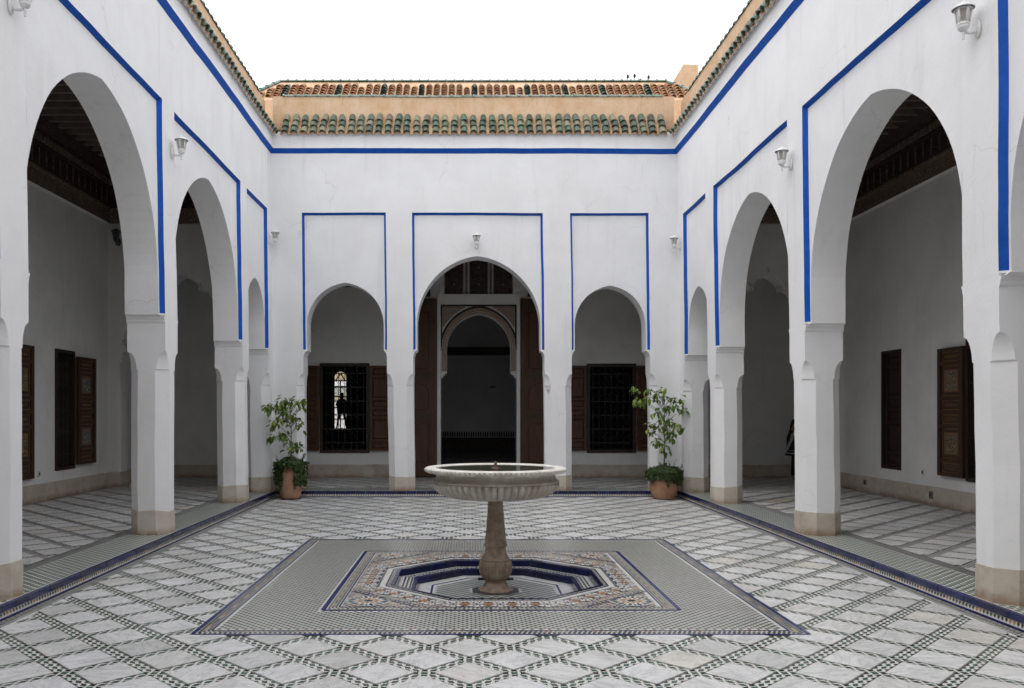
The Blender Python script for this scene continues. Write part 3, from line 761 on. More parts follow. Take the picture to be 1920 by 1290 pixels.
for sx, sy in ((1,1),(-1,1),(1,-1),(-1,-1)):
    cxx = ro[1]-0.20 if sx > 0 else ro[0]+0.20; cyy = ro[3]-0.20 if sy > 0 else ro[2]+0.20
    rosette(cm, cxx, cyy, 0.195, True, ZR)
    # band cutting off the corner
    e = 0.62
    cx0 = ro[1] if sx > 0 else ro[0]; cy0 = ro[3] if sy > 0 else ro[2]
    A, B = (cx0-sx*e, cy0), (cx0, cy0-sy*e)
    border(cm, A, B, [(-0.03, -0.02, 'line', [4], 0), (-0.016, 0.004, 'sq', [3, 2], 0.03), (0.008, 0.018, 'line', [4], 0)], ZC0+0.003)
for a_, kind in ((1.125, 'b'), (1.03, 'a')):
    pts = octo(a_)
    for k in range(8):
        A, B = pts[(k+1) % 8], pts[k]
        rows = [(-0.016, 0.0, 'line', [4], 0), (-0.040, -0.022, 'sq', [0, 6], 0.034)] if kind == 'a' else [(-0.018, 0.0, 'line', [4], 0), (-0.042, -0.022, 'sq', [2, 0], 0.03)]
        border(cm, B, A, [(-r[1], -r[0], r[2], r[3], r[4]) for r in rows], ZC0)
part('mosaic_pieces', cm, FLOORM, carpet, kind='stuff')
# sunken octagonal basin: two glazed blue risers and a tiled tread
bas = MB()
def ring_between(mb, a0, z0, a1, z1, m):
    p, q = octo(a0), octo(a1)
    for k in range(8):
        j = (k+1) % 8; mb.poly([(*p[k], z0), (*p[j], z0), (*q[j], z1), (*q[k], z1)], m)
ring_between(bas, 0.958, 0.0045, 0.945, -0.062, 2)
ring_between(bas, 0.945, -0.062, 0.775, -0.062, 0)
ring_between(bas, 0.775, -0.062, 0.765, -0.125, 2)
ring_between(bas, 0.765, -0.125, 0.0, -0.125, 1)
basin = part('fountain_basin', bas, [Z_WHITE, MARBLE, KERBB], kind='structure')
def riser_tiles(parent, a, zt, zb, n):
    pts = octo(a)
    for k in range(8):
        A, B = Vector((*pts[k], 0)), Vector((*pts[(k+1) % 8], 0)); d = (B-A)/n
        nin = Vector((OC, OY, 0))-(A+B)/2; nin.normalize()
        for t in range(n):
            mb = MB(); p, q = A+d*(t+0.012), A+d*(t+0.988)
            V = lambda s, o, z: tuple(s+nin*o+Vector((0,0,z)))
            mb.faces([V(p,-0.028,zt), V(q,-0.028,zt), V(q,0.008,zt), V(p,0.008,zt), V(q,0.014,zt-0.006), V(p,0.014,zt-0.006), V(q,0.016,zb), V(p,0.016,zb)],
                     [(0,1,2,3), (3,2,4,5), (5,4,6,7), (0,3,5,7), (1,6,4,2)])
            part('basin_tile', mb, KERBB, parent)
riser_tiles(basin, 0.958, 0.0085, -0.060, 5)
riser_tiles(basin, 0.778, -0.056, -0.123, 4)
bm2 = MB()
for a_, w_, kind, ms, per in ((0.905, 0.0, 'x', 0, 0),):
    for (o0, o1, kd, m_, pr) in ((0.020, 0.040, 'sq', [0, 4], 0.04), (0.052, 0.080, 'loz', [4, 0], 0.05), (0.092, 0.112, 'sq', [0, 4], 0.04)):
        a2 = 0.925-(o0+o1)/2
        p = octo(a2)
        for k in range(8): border(bm2, p[k], p[(k+1) % 8], [(-(o1-o0)/2, (o1-o0)/2, kd, m_, pr)], -0.0595)
p = octo(0.62)
for k in range(8): border(bm2, p[k], p[(k+1) % 8], [(-0.01, 0.01, 'line', [4], 0)], -0.1225)
cell = 0.046
for j in range(-14, 15):
    for i in range(-8, 9):
        x, y = OC+2*cell*(i+0.5*(j % 2)), OY+cell*j
        if in_oct(x, y, 0.575) and not in_oct(x, y, 0.235):
            h = cell*0.80; g = cell*0.42
            bm2.poly([(x-h,y-g*0.1,-0.1225),(x-g*0.2,y-g,-0.1225),(x+h,y+g*0.1,-0.1225),(x+g*0.2,y+g,-0.1225)], 1 if R.random() < 0.8 else 0)
p = octo(0.225); bm2.poly([(x, y, -0.1215) for x, y in p], 2)
part('basin_mosaic', bm2, FLOORM, basin, kind='stuff')

# kerb: one glazed blue tile after another above a row of lozenges
kerb = MB(); kz = MB()
def kerb_run(A, B, inn):
    A, B, inn = Vector((*A, 0)), Vector((*B, 0)), Vector((*inn, 0)).normalized()
    L = (B-A).length; d = (B-A).normalized(); n = int(L/0.19)
    V = lambda s, o, z: tuple(A+d*s+inn*o+Vector((0,0,z)))
    N = 40
    for k in range(N):
        s0, s1 = L*k/N, L*(k+1)/N
        kerb.poly([V(s0,0.0,0.068), V(s1,0.0,0.068), V(s1,0.012,0.0), V(s0,0.012,0.0)], 1)
        kerb.poly([V(s0,-0.008,0.119), V(s1,-0.008,0.119), V(s1,-0.001,0.056), V(s0,-0.001,0.056)], 0)
    for k in range(n):
        s0, s1 = L*(k+0.012)/n, L*(k+0.988)/n; j = R.uniform(-0.0015, 0.002)
        mb = MB()
        mb.faces([V(s0,-0.012,0.1225), V(s1,-0.012,0.1225), V(s1,0.002+j,0.1225), V(s0,0.002+j,0.1225), V(s1,0.011+j,0.114), V(s0,0.011+j,0.114), V(s1,0.013+j,0.064), V(s0,0.013+j,0.064), V(s1,-0.004,0.062), V(s0,-0.004,0.062)],
                 [(0,1,2,3), (3,2,4,5), (5,4,6,7), (7,6,8,9), (0,3,5,7,9), (1,8,6,4,2)])
        KERBS.append((mb, (A+d*s0)))
    m = int(L/0.046)
    for k in range(m):
        s0, s1 = L*k/m, L*(k+1)/m; sm_ = (s0+s1)/2
        oz = lambda z: 0.0125*(1-z/0.068)+0.0035
        c = 4 if k % 9 < 7 else 3
        kz.poly([V(s0+0.008,oz(0.043),0.043), V(sm_,oz(0.025),0.025), V(s1-0.008,oz(0.043),0.043), V(sm_,oz(0.061),0.061)], 0 if k % 9 < 7 else 1)
        kz.poly([V(s0,oz(0.019),0.019), V(s1,oz(0.019),0.019), V(s1,oz(0.001),0.001), V(s0,oz(0.001),0.001)], 2)
KERBS = []
kerb_run((kl(16.2), KB), (kl(1), 1), (1, 0)); kerb_run((kr(1), 1), (kr(16.2), KB), (-1, 0)); kerb_run((kr(16.2), KB), (kl(16.2), KB), (0, -1))
kerbo = part('kerb', kerb, [GROUT, Z_WHITE], kind='structure')
for mb, p in KERBS: part('kerb_tile', mb, KERBB, kerbo)
part('kerb_lozenges', kz, [Z_BLACK, Z_ORANGE, KERBB], kerbo, kind='stuff')

# gallery floors
XGL, XGR, YG = -7.13, 7.45, 19.5
def gallery_floor(quad, thick, halfs, ox, oy, bounds, bands, lim):
    mb = MB(); mb.poly([(x, y, ZF) for x, y in quad])
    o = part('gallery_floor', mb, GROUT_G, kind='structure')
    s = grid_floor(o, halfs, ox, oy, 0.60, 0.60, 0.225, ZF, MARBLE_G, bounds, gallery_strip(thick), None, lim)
    bands(s)
    part('mosaic_strips', s, FLOORM, o, kind='stuff'); return o
def checker_band(mb, A, B, t0, t1, cell=0.045):
    ax, ay = A; dx, dy = B[0]-ax, B[1]-ay; L = math.hypot(dx, dy); dx, dy = dx/L, dy/L; px, py = -dy, dx
    q = lambda s, t: (ax+dx*s+px*t, ay+dy*s+py*t); nt_ = int((t1-t0)/cell)
    for k in range(40): flat(mb, [q(L*k/40, t0-0.01), q(L*(k+1)/40, t0-0.01), q(L*(k+1)/40, t1+0.01), q(L*k/40, t1+0.01)], ZF+0.0015, 3)
    for j in range(nt_):
        t = t0+(t1-t0)*(j+0.5)/nt_
        for i in range(int(L/(2*cell))):
            s = 2*cell*(i+0.5*(j % 2)+0.25); g = cell*0.56
            flat(mb, [q(s-g*1.5,t-g*0.25), q(s+g*0.1,t-g), q(s+g*1.5,t+g*0.25), q(s-g*0.1,t+g)], ZF+0.003, 1 if R.random() < 0.85 else 0)
gb = [(0.52, 0.535, 'line', [2], 0), (0.545, 0.570, 'sq', [2, 0], 0.04), (0.58, 0.605, 'sq', [2, 2], 0.04), (0.615, 0.640, 'sq', [0, 2], 0.04), (0.65, 0.665, 'line', [2], 0)]
wl = [(0.0, 0.015, 'line', [2], 0), (0.03, 0.06, 'sq', [2, 0], 0.04), (0.075, 0.09, 'line', [2], 0)]
def bl(s):
    A, B = (kl(1), 1), (kl(16.2), 16.2)
    checker_band(s, A, B, 0.022, 0.50); border(s, A, B, gb, ZF+0.003)
    border(s, (XGL, YG), (XGL, 1), wl, ZF+0.003)
def br(s):
    A, B = (kr(16.2), 16.2), (kr(1), 1)
    checker_band(s, A, B, 0.022, 0.50); border(s, A, B, gb, ZF+0.003)
    border(s, (XGR, 1), (XGR, YG), wl, ZF+0.003)
def bb(s):
    A, B = (kl(16.2), KB), (kr(16.2), KB)
    checker_band(s, A, B, 0.022, 0.50); border(s, A, B, gb, ZF+0.003)
    border(s, (XGR, YG), (XGL, YG), wl, ZF+0.003)
gallery_floor([(XGL,-4),(kl(-4),-4),(kl(16.17),KB),(XGL,KB)], -1, [line_half((kl(0)-0.68,0),(kl(16)-0.68,16),(-6,8)), (-1,0,7.02), (0,1,KB), (0,-1,0)], -5.0, 8.8, (-7.2,-3.9,4,16.2), bl, 170)
gallery_floor([(kr(-4),-4),(XGR,-4),(XGR,KB),(kr(16.17),KB)], 1, [line_half((kr(0)+0.68,0),(kr(16)+0.68,16),(6,8)), (1,0,7.34), (0,1,KB), (0,-1,0)], 5.4, 8.82, (4.4,7.5,4,16.2), br, 170)
gallery_floor([(XGL,KB),(XGR,KB),(XGR,YG),(XGL,YG)], 1, [(0,-1,-(KB+0.68)), (0,1,YG-0.1), (1,0,7.34), (-1,0,7.02)], 0.25, 17.9, (-7.2,7.5,16.6,19.6), bb, 190)
ff = MB(); ff.poly([(XGL,-4,ZF-0.004),(XGR,-4,ZF-0.004),(XGR,-0.95,ZF-0.004),(XGL,-0.95,ZF-0.004)]); part('gallery_floor', ff, GROUT_G, kind='structure')

# ------------------------------------------------------------------ gallery walls, ceilings, friezes
PGL = lambda u, v, z: (XGL+v, u, z)      # v = out of the wall into the gallery
PGR = lambda u, v, z: (XGR-v, u, z)
PGB = lambda u, v, z: (u, YG-v, z)
def plate(mb, P, ua, ub, za, zb, holes, v=0.0, m=0):
    us = sorted({ua, ub, *[h[0] for h in holes], *[h[1] for h in holes]}); zs = sorted({za, zb, *[h[2] for h in holes], *[h[3] for h in holes]})
    for a, b in zip(us[:-1], us[1:]):
        for c, d in zip(zs[:-1], zs[1:]):
            mu, mz = (a+b)/2, (c+d)/2
            if any(h[0] < mu < h[1] and h[2] < mz < h[3] for h in holes): continue
            rect(mb, P, a, b, c, d, v, 0.5, m)
def pbox(mb, P, u0, u1, v0, v1, z0, z1, m=0):
    v = [P(u0,v0,z0),P(u1,v0,z0),P(u1,v1,z0),P(u0,v1,z0),P(u0,v0,z1),P(u1,v0,z1),P(u1,v1,z1),P(u0,v1,z1)]
    mb.faces(v, [(0,3,2,1),(4,5,6,7),(0,1,5,4),(1,2,6,5),(2,3,7,6),(3,0,4,7)], m)
def bx(P, *a):
    mb = MB(); pbox(mb, P, *a); return mb
def frieze(P, ua, ub, root):
    prof = [(5.325,0.0),(5.33,0.02),(5.345,0.02),(5.35,0.05),(5.38,0.05),(5.385,0.03),(5.62,0.03),(5.625,0.055),(5.67,0.055),(5.675,0.03),(6.04,0.03),(6.05,0.07),(6.08,0.07),(6.085,0.05),(6.20,0.05),(6.205,0.12),(6.24,0.12),(6.43,0.36),(6.46,0.36),(6.47,0.40)]
    def seg(name, k0, k1, mat):
        mb = MB()
        for a, b in zip(prof[k0:k1], prof[k0+1:k1+1]):
            mb.poly([P(ua,a[1],a[0]), P(ub,a[1],a[0]), P(ub,b[1],b[0]), P(ua,b[1],b[0])])
        return part(name, mb, mat, root)
    seg('picture_rail', 0, 3, INNER); seg('carved_band', 3, 9, CARVED); seg('painted_frieze', 9, 15, DARKPAINT); seg('painted_cove', 15, 19, DARKPAINT)
    br_, tr = MB(), MB(); n = int((ub-ua)/0.12)
    for k in range(n):
        u = ua+(ub-ua)*(k+0.5)/n; pbox(br_, P, u-0.025, u+0.025, 0.045, 0.10, 6.09, 6.195)
    part('bracket_row', br_, BEAMM, root, kind='stuff')
    n = int((ub-ua)/0.24)
    for k in range(n):
        u = ua+(ub-ua)*(k+0.5)/n; r = 0.085
        for q in range(10):
            a, b = PI*q/10, PI*(q+1)/10
            tr.poly([P(u+r*math.cos(a),0.042,5.44+r*math.sin(a)), P(u+r*math.cos(b),0.042,5.44+r*math.sin(b)), P(u+0.8*r*math.cos(b),0.042,5.44+0.8*r*math.sin(b)), P(u+0.8*r*math.cos(a),0.042,5.44+0.8*r*math.sin(a))])
        pbox(tr, P, u-0.008, u+0.008, 0.03, 0.045, 5.72, 6.0)
    part('carved_arches', tr, CARVED, root, kind='stuff')
def grille(P, u0, u1, z0, z1, v, parent, nv, nh):
    for k in range(nv):
        u = u0+(u1-u0)*(k+0.5)/nv
        mb = MB(); pbox(mb, P, u-0.007, u+0.007, v-0.007, v+0.007, z0, z1); part('grille_bar', mb, IRON, parent)
    for k in range(nh):
        z = z0+(z1-z0)*(k+0.5)/nh
        mb = MB(); pbox(mb, P, u0, u1, v-0.014, v+0.010, z-0.011, z+0.011); part('grille_bar', mb, IRON, parent)
    sc_ = MB()                                   # the scrollwork between the bars
    for k in range(nv-1):
        u = u0+(u1-u0)*(k+1.0)/nv
        for q in range(nh*2):
            z = z0+(z1-z0)*(q+0.5)/(nh*2); r = (u1-u0)/nv*0.34
            sc_.tube([P(u+r*math.cos(2*PI*i/8), v, z+r*1.3*math.sin(2*PI*i/8)) for i in range(8)], 0.005, 4)
    part('grille_scrolls', sc_, IRON, parent, kind='stuff')
def window(P, u0, u1, z0, z1, parent, fw=0.07, nv=6, nh=5, deep=0.30):
    fb_ = MB()
    pbox(fb_, P, u0, u0+fw, -0.05, 0.03, z0, z1); pbox(fb_, P, u1-fw, u1, -0.05, 0.03, z0, z1)
    pbox(fb_, P, u0+fw, u1-fw, -0.05, 0.028, z1-fw, z1); pbox(fb_, P, u0+fw, u1-fw, -0.05, 0.028, z0, z0+fw)
    w = part('window', fb_, WOODD, parent)
    grille(P, u0+fw, u1-fw, z0+fw, z1-fw, -0.02, w, nv, nh)
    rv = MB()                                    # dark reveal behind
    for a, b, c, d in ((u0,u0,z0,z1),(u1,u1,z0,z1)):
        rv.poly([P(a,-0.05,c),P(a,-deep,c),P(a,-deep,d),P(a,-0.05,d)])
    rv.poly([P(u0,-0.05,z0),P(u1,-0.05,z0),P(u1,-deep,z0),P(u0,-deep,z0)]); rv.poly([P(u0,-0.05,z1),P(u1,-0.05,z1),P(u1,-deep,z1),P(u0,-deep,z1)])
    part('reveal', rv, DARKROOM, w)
    return w
def shutter(P, u0, u1, z0, z1, v, parent, pm, gm_, wm=SHUTW, label=None, name='shutter'):
    mb = MB(); t = 0.05; W = u1-u0; H = z1-z0; s_ = 0.13*W; rl = 0.028*H
    hs = [0.085, 0.255, 0.085, 0.085, 0.255, 0.085]; zc = z0+rl; avail = H-7*rl; tot = sum(hs)
    pbox(mb, P, u0, u0+s_, v, v+t, z0, z1); pbox(mb, P, u1-s_, u1, v, v+t, z0, z1)
    cells = []
    pbox(mb, P, u0+s_, u1-s_, v, v+t-0.002, z0, z0+rl)
    for h in hs:
        hh = avail*h/tot; cells.append((zc, zc+hh)); pbox(mb, P, u0+s_, u1-s_, v, v+t-0.002, zc+hh, zc+hh+rl); zc += hh+rl
    o = part(name, mb, wm, parent)
    if label: o['label'] = label
    for k, (a, b) in enumerate(cells):
        pm_ = MB(); pbox(pm_, P, u0+s_, u1-s_, v+0.004, v+0.018, a, b, 0)
        g = 0.16*(u1-u0-2*s_)
        pm_.loft([[P(u,v+0.018,z) for u, z in ((u0+s_,a),(u1-s_,a),(u1-s_,b),(u0+s_,b))],
                  [P(u,v+0.034,z) for u, z in ((u0+s_+g*.5,a+g*.5),(u1-s_-g*.5,a+g*.5),(u1-s_-g*.5,b-g*.5),(u0+s_+g*.5,b-g*.5))],
                  [P(u,v+0.022,z) for u, z in ((u0+s_+g,a+g),(u1-s_-g,a+g),(u1-s_-g,b-g),(u0+s_+g,b-g))],
                  [P(u,v+0.022,z) for u, z in ((u0+s_+g*1.1,a+g*1.1),(u1-s_-g*1.1,a+g*1.1),(u1-s_-g*1.1,b-g*1.1),(u0+s_+g*1.1,b-g*1.1))]], 0, caps=False)
        q = [P(u,v+0.0225,z) for u, z in ((u0+s_+g,a+g),(u1-s_-g,a+g),(u1-s_-g,b-g),(u0+s_+g,b-g))]
        pm_.poly(q, 1)
        def rr_(f, vv): return [P(u,vv,z) for u, z in ((u0+s_+g*f,a+g*f),(u1-s_-g*f,a+g*f),(u1-s_-g*f,b-g*f),(u0+s_+g*f,b-g*f))]
        if gm_ is not wm:
            pm_.loft([rr_(0.86, v+0.026), rr_(0.90, v+0.0285), rr_(1.22, v+0.0285), rr_(1.24, v+0.0226)], 2, caps=False)
            pm_.loft([rr_(0.02, v+0.019), rr_(0.04, v+0.0215), rr_(0.24, v+0.0270), rr_(0.26, v+0.0265)], 2, caps=False)
        part('panel', pm_, [wm, pm if k in (1, 4) else gm_, TANLINE], o)
    return o
def dado(P, ua, ub, root, gaps=()):
    mb = MB(); us = [ua]
    for a, b in gaps: us += [a, b]
    us.append(ub)
    for a, b in zip(us[::2], us[1::2]):
        n = max(1, int((b-a)/0.35))
        for k in range(n):
            s, e = a+(b-a)*k/n, a+(b-a)*(k+1)/n; z = lambda u: 0.415+0.012*noise.noise((u*1.7, 3, 0))
            mb.poly([P(s,0.012,ZF-0.01),P(e,0.012,ZF-0.01),P(e,0.012,z(e)),P(s,0.012,z(s))]); mb.poly([P(s,0.012,z(s)),P(e,0.012,z(e)),P(e,0,z(e)+0.003),P(s,0,z(s)+0.003)])
    part('dado', mb, DADO, root)

# left gallery wall
gl = thing('gallery_wall', 'shaded white wall of the left gallery with painted wooden shutters', 'wall', (XGL, 9, 0))
hl = [(12.05, 12.75, 0.58, 2.70), (14.73, 15.44, 0.60, 2.71)]
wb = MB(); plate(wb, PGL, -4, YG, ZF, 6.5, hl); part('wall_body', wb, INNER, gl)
for h in hl: window(PGL, *h, gl, 0.05, 4, 5)
shutter(PGL, 13.20, 13.93, 0.53, 2.69, 0.01, gl, PAINTW, PAINTG)
shutter(PGL, 15.47, 16.20, 0.66, 2.62, 0.03, gl, PAINTL, PAINTG, label='open shutter with pale floral painted panels')
frieze(PGL, 1, 16.9, gl); dado(PGL, -4, YG, gl)
# right gallery wall
gr = thing('gallery_wall', 'shaded white wall of the right gallery with one closed and one open shutter', 'wall', (XGR, 9, 0))
hr = [(11.98, 12.72, 0.58, 2.70), (14.66, 15.36, 0.61, 2.70)]
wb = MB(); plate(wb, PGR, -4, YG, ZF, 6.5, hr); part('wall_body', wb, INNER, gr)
window(PGR, *hr[0], gr, 0.05, 4, 5)
fr_ = MB(); 
for a in ((14.66,14.70,0.61,2.70),(15.32,15.36,0.61,2.70),(14.70,15.32,2.66,2.70),(14.70,15.32,0.61,0.65)): pbox(fr_, PGR, a[0], a[1], -0.09, 0.012, a[2], a[3])
part('window_frame', fr_, WOODD, gr)
shutter(PGR, 14.70, 15.32, 0.65, 2.66, -0.10, gr, WOODD, WOODD, WOODD, 'closed plain dark shutter')
shutter(PGR, 12.74, 13.42, 0.62, 2.60, 0.02, gr, PAINTW, PAINTG, label='open shutter with warm floral painted panels')
frieze(PGR, 1, 16.9, gr); dado(PGR, -4, YG, gr)
# back gallery wall with the portal
ZP = YG/1600
def bX(px): return (px-877)*ZP
def bZ(py): return 1.6+(774-py)*ZP
gbk = thing('gallery_wall', 'white wall at the back of the far gallery with the tall portal and two windows', 'wall', (0.25, YG, 0))
WL = (bX(599.5), bX(693), bZ(849), bZ(681)); WR = (bX(1100), bX(1192), bZ(849), bZ(682))
PX0, PX1 = 0.25-0.865, 0.25+0.865
hb = [WL, WR, (PX0, PX1, ZF, 4.07)]
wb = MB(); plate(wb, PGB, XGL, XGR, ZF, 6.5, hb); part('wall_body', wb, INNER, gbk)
window(PGB, *WL, gbk, 0.075, 7, 6, 0.2); window(PGB, *WR, gbk, 0.075, 7, 6, 0.2)
for u0, u1 in ((WL[0]-0.50, WL[0]-0.01), (WL[1]+0.01, WL[1]+0.50), (WR[0]-0.50, WR[0]-0.01), (WR[1]+0.01, WR[1]+0.50)):
    shutter(PGB, u0, u1, bZ(845), bZ(686), 0.02, gbk, WOOD, WOOD, WOOD)
frieze(PGB, -6.9, 7.2, gbk); dado(PGB, XGL, XGR, gbk, [(PX0-0.1, PX1+0.1)])
pw = MB()                                                     # stucco spandrels and archivolt
arch_plate(pw, PGB, PX0, PX1, 2.55, 4.07, 0.25, 0.73, 3.05, -0.02, 0, 2)
soffit(pw, PGB, 2.55, 0.25, 0.73, 3.05, -0.02, -0.32)
for s_ in (-1, 1):                                              # the jambs below the imposts
    pass
po = part('portal', pw, INNER, gbk)
sp = MB()
def ring_arch(mb, P, cx, a0, a1, zs, z0, v0, v1, m=0):
    L0, L1 = [], []
    for a, L in ((a0, L0), (a1, L1)):
        L.append((cx+a, z0))
        for k in range(41):
            r = curve_r(PI*k/40, a, 0.12*a); L.append((cx+r*math.cos(PI*k/40), zs+r*math.sin(PI*k/40)))
        L.append((cx-a, z0))
    for k in range(len(L0)-1):
        a, b, c, d = L0[k], L0[k+1], L1[k+1], L1[k]
        mb.poly([P(*x) for x in ((a[0],v1,a[1]),(b[0],v1,b[1]),(c[0],v0,c[1]),(d[0],v0,d[1]))], m)
        mb.poly([P(*x) for x in ((d[0],v0,d[1]),(c[0],v0,c[1]),(c[0],-0.02,c[1]),(d[0],-0.02,d[1]))], m)
ring_arch(sp, PGB, 0.25, 0.735, 0.775, 3.05, 2.55, 0.004, -0.015); ring_arch(sp, PGB, 0.25, 0.78, 0.845, 3.05, 2.55, 0.016, 0.004)
part('archivolt', sp, STUCCO, po)
df = MB(); ring_arch(df, PGB, 0.25, 0.85, 0.90, 3.05, 3.02, 0.002, 0.001); part('dark_archivolt', df, WOODD, po)
for s_ in (-1, 1):
    tri = MB(); e = 0.12*0.93; pts = [(PX1-0.04, 4.035)]
    line = [(0.25+curve_r(t, 0.93, e)*math.cos(t), 3.05+curve_r(t, 0.93, e)*math.sin(t)) for t in [0.30+0.95*k/14 for k in range(15)]]
    line = [(x, z) for x, z in line if x < PX1-0.045 and z < 4.03]
    poly_ = [(0.25+s_*(x-0.25), z) for x, z in [(PX1-0.04, 4.035), (PX1-0.04, line[0][1])]+line+[(line[-1][0], 4.035)]]
    tri.poly([PGB(x, 0.0, z) for x, z in poly_]); part('spandrel', tri, STUCCO, po)
fr_ = MB(); pbox(fr_, PGB, PX0, PX1, -0.02, 0.010, 4.03, 4.07); pbox(fr_, PGB, PX0, PX0+0.035, -0.02, 0.010, 3.1, 4.03); pbox(fr_, PGB, PX1-0.035, PX1, -0.02, 0.010, 3.1, 4.03)
part('spandrel_frame', fr_, WOODD, po)
jb = MB()
pbox(jb, PGB, PX0-0.075, PX0-0.001, 0.0, 0.09, ZF, 4.30); pbox(jb, PGB, PX1+0.001, PX1+0.075, 0.0, 0.09, ZF, 4.30)
pbox(jb, PGB, PX0-0.001, PX1+0.001, 0.0, 0.088, 4.075, 4.298); pbox(jb, PGB, PX0-0.02, PX0+0.08, 0.002, 0.07, 4.30, 4.47); pbox(jb, PGB, PX1-0.08, PX1+0.02, 0.002, 0.07, 4.30, 4.47)
part('door_surround', jb, INNER, gbk)
for s_ in (-1, 1):                                              # stepped imposts
    im = MB(); x = 0.25+s_*0.73; o_ = 0.25+s_*0.865
    for (t, za, zb) in ((0.0, 2.50, 2.55), (0.04, 2.46, 2.50), (0.09, 2.40, 2.46)):
        a, b = sorted((x+s_*t, o_)); pbox(im, PGB, a, b, -0.33, -0.012, za, zb)
    part('impost', im, INNER, po)
    rv = MB(); rv.poly([PGB(o_, 0, ZF), PGB(o_, -0.33, ZF), PGB(o_, -0.33, 2.56), PGB(o_, 0, 2.56)]); part('door_reveal', rv, INNER, po)
# three painted window panels above the portal with turned posts between
for k, (a, b) in enumerate(((833.5, 869), (880, 915), (925, 961))):
    u0, u1 = bX(a), bX(b); pn = MB(); pbox(pn, PGB, u0, u1, 0.0, 0.03, 4.31, 5.22)
    pn2 = part('painted_panel', pn, DARKPAINT, gbk)
    fm = MB()
    for q in ((u0,u0+0.02,4.31,5.22),(u1-0.02,u1,4.31,5.22),(u0+0.02,u1-0.02,4.31,4.33)): pbox(fm, PGB, q[0], q[1], 0.03, 0.045, q[2], q[3])
    part('panel_frame', fm, BEAMM, pn2)
    for cz in (4.53, 4.92):
        rs = MB(); cx = (u0+u1)/2
        rs.lathe([(0.030, 0.0), (0.022, 0.014), (0.0005, 0.018)], 12)
        rs.v = [PGB(cx+x, 0.03+z, cz+y) for x, y, z in rs.v]
        for q in range(16):
            an = 2*PI*q/16; r = 0.145; x, z = cx+r*math.cos(an), cz+r*math.sin(an); h = 0.012
            rs.poly([PGB(x-h,0.034,z), PGB(x,0.034,z-h), PGB(x+h,0.034,z), PGB(x,0.034,z+h)])
            r = 0.085; x, z = cx+r*math.cos(an+0.2), cz+r*math.sin(an+0.2); h = 0.007
            rs.poly([PGB(x-h,0.034,z), PGB(x,0.034,z-h), PGB(x+h,0.034,z), PGB(x,0.034,z+h)])
        part('rosette', rs, BEAMM, pn2)
for a in (874.5, 920):
    u = bX(a); ps = MB(); ps.lathe([(0.03,0),(0.035,0.03),(0.022,0.06),(0.026,0.5),(0.022,0.84),(0.034,0.88),(0.034,0.91)], 8, (u, YG-0.05, 4.31)); part('turned_post', ps, BEAMM, gbk)
for a in (645, 1140):
    u = bX(a); pn = MB(); pbox(pn, PGB, u-0.26, u+0.26, 0.0, 0.025, 4.47, 5.2); part('painted_panel', pn, DARKPAINT, gbk)
# tall door leaves folded back against the wall
def door_leaf(u0, u1):
    mb = MB(); v0, v1 = 0.03, 0.09; z0, z1 = 0.17, 4.20; s_ = 0.13
    pbox(mb, PGB, u0, u0+s_, v0, v1, z0, z1); pbox(mb, PGB, u1-s_, u1, v0, v1, z0, z1)
    rails = [(z0, 0.42), (1.40, 1.62), (2.32, 2.55), (3.95, z1)]
    for a, b in rails: pbox(mb, PGB, u0+s_, u1-s_, v0, v1-0.002, a, b)
    o = part('door_leaf', mb, WOOD, gbk)
    for k, (a, b) in enumerate(((0.42, 1.40), (1.62, 2.32), (2.55, 3.95))):
        pm_ = MB(); pbox(pm_, PGB, u0+s_, u1-s_, v0+0.005, v0+0.03, a, b)
        g = 0.05; c, d = u0+s_+g, u1-s_-g
        if k == 1:
            cx, r = (c+d)/2, (d-c)/2; pts = [(c, a+g), (d, a+g)]+[(cx+r*math.cos(PI*q/10), b-g-r+r*math.sin(PI*q/10)) for q in range(11)]
        else: pts = [(c,a+g),(d,a+g),(d,b-g),(c,b-g)]
        pm_.loft([[PGB(x, v0+0.030, z) for x, z in pts], [PGB((x-(c+d)/2)*0.94+(c+d)/2, v0+0.046, (z-(a+b)/2)*0.97+(a+b)/2) for x, z in pts]], 0)
        part('panel', pm_, WOOD, o)
    for z in (1.47, 2.40, 4.02):
        gm2 = MB(); pbox(gm2, PGB, u0+0.03, u1-0.03, v1, v1+0.012, z, z+0.11); part('gilt_band', gm2, GOLD, o)
door_leaf(PX0-0.09-0.86, PX0-0.09); door_leaf(PX1+0.09, PX1+0.09+0.86)
for u in (PX0-0.6, PX1+0.25):
    bk = MB(); pbox(bk, PGB, u, u+0.36, 0.0, 0.16, 4.25, 4.62); pbox(bk, PGB, u+0.05, u+0.31, 0.0, 0.24, 4.62, 5.0); part('corbel', bk, DARKPAINT, gbk)
bb_ = MB(); pbox(bb_, PGB, PX0-0.98, PX0-0.08, 0.0, 0.10, ZF, 0.165); pbox(bb_, PGB, PX1+0.08, PX1+0.98, 0.0, 0.10, ZF, 0.165); part('threshold_block', bb_, WOODD, gbk)

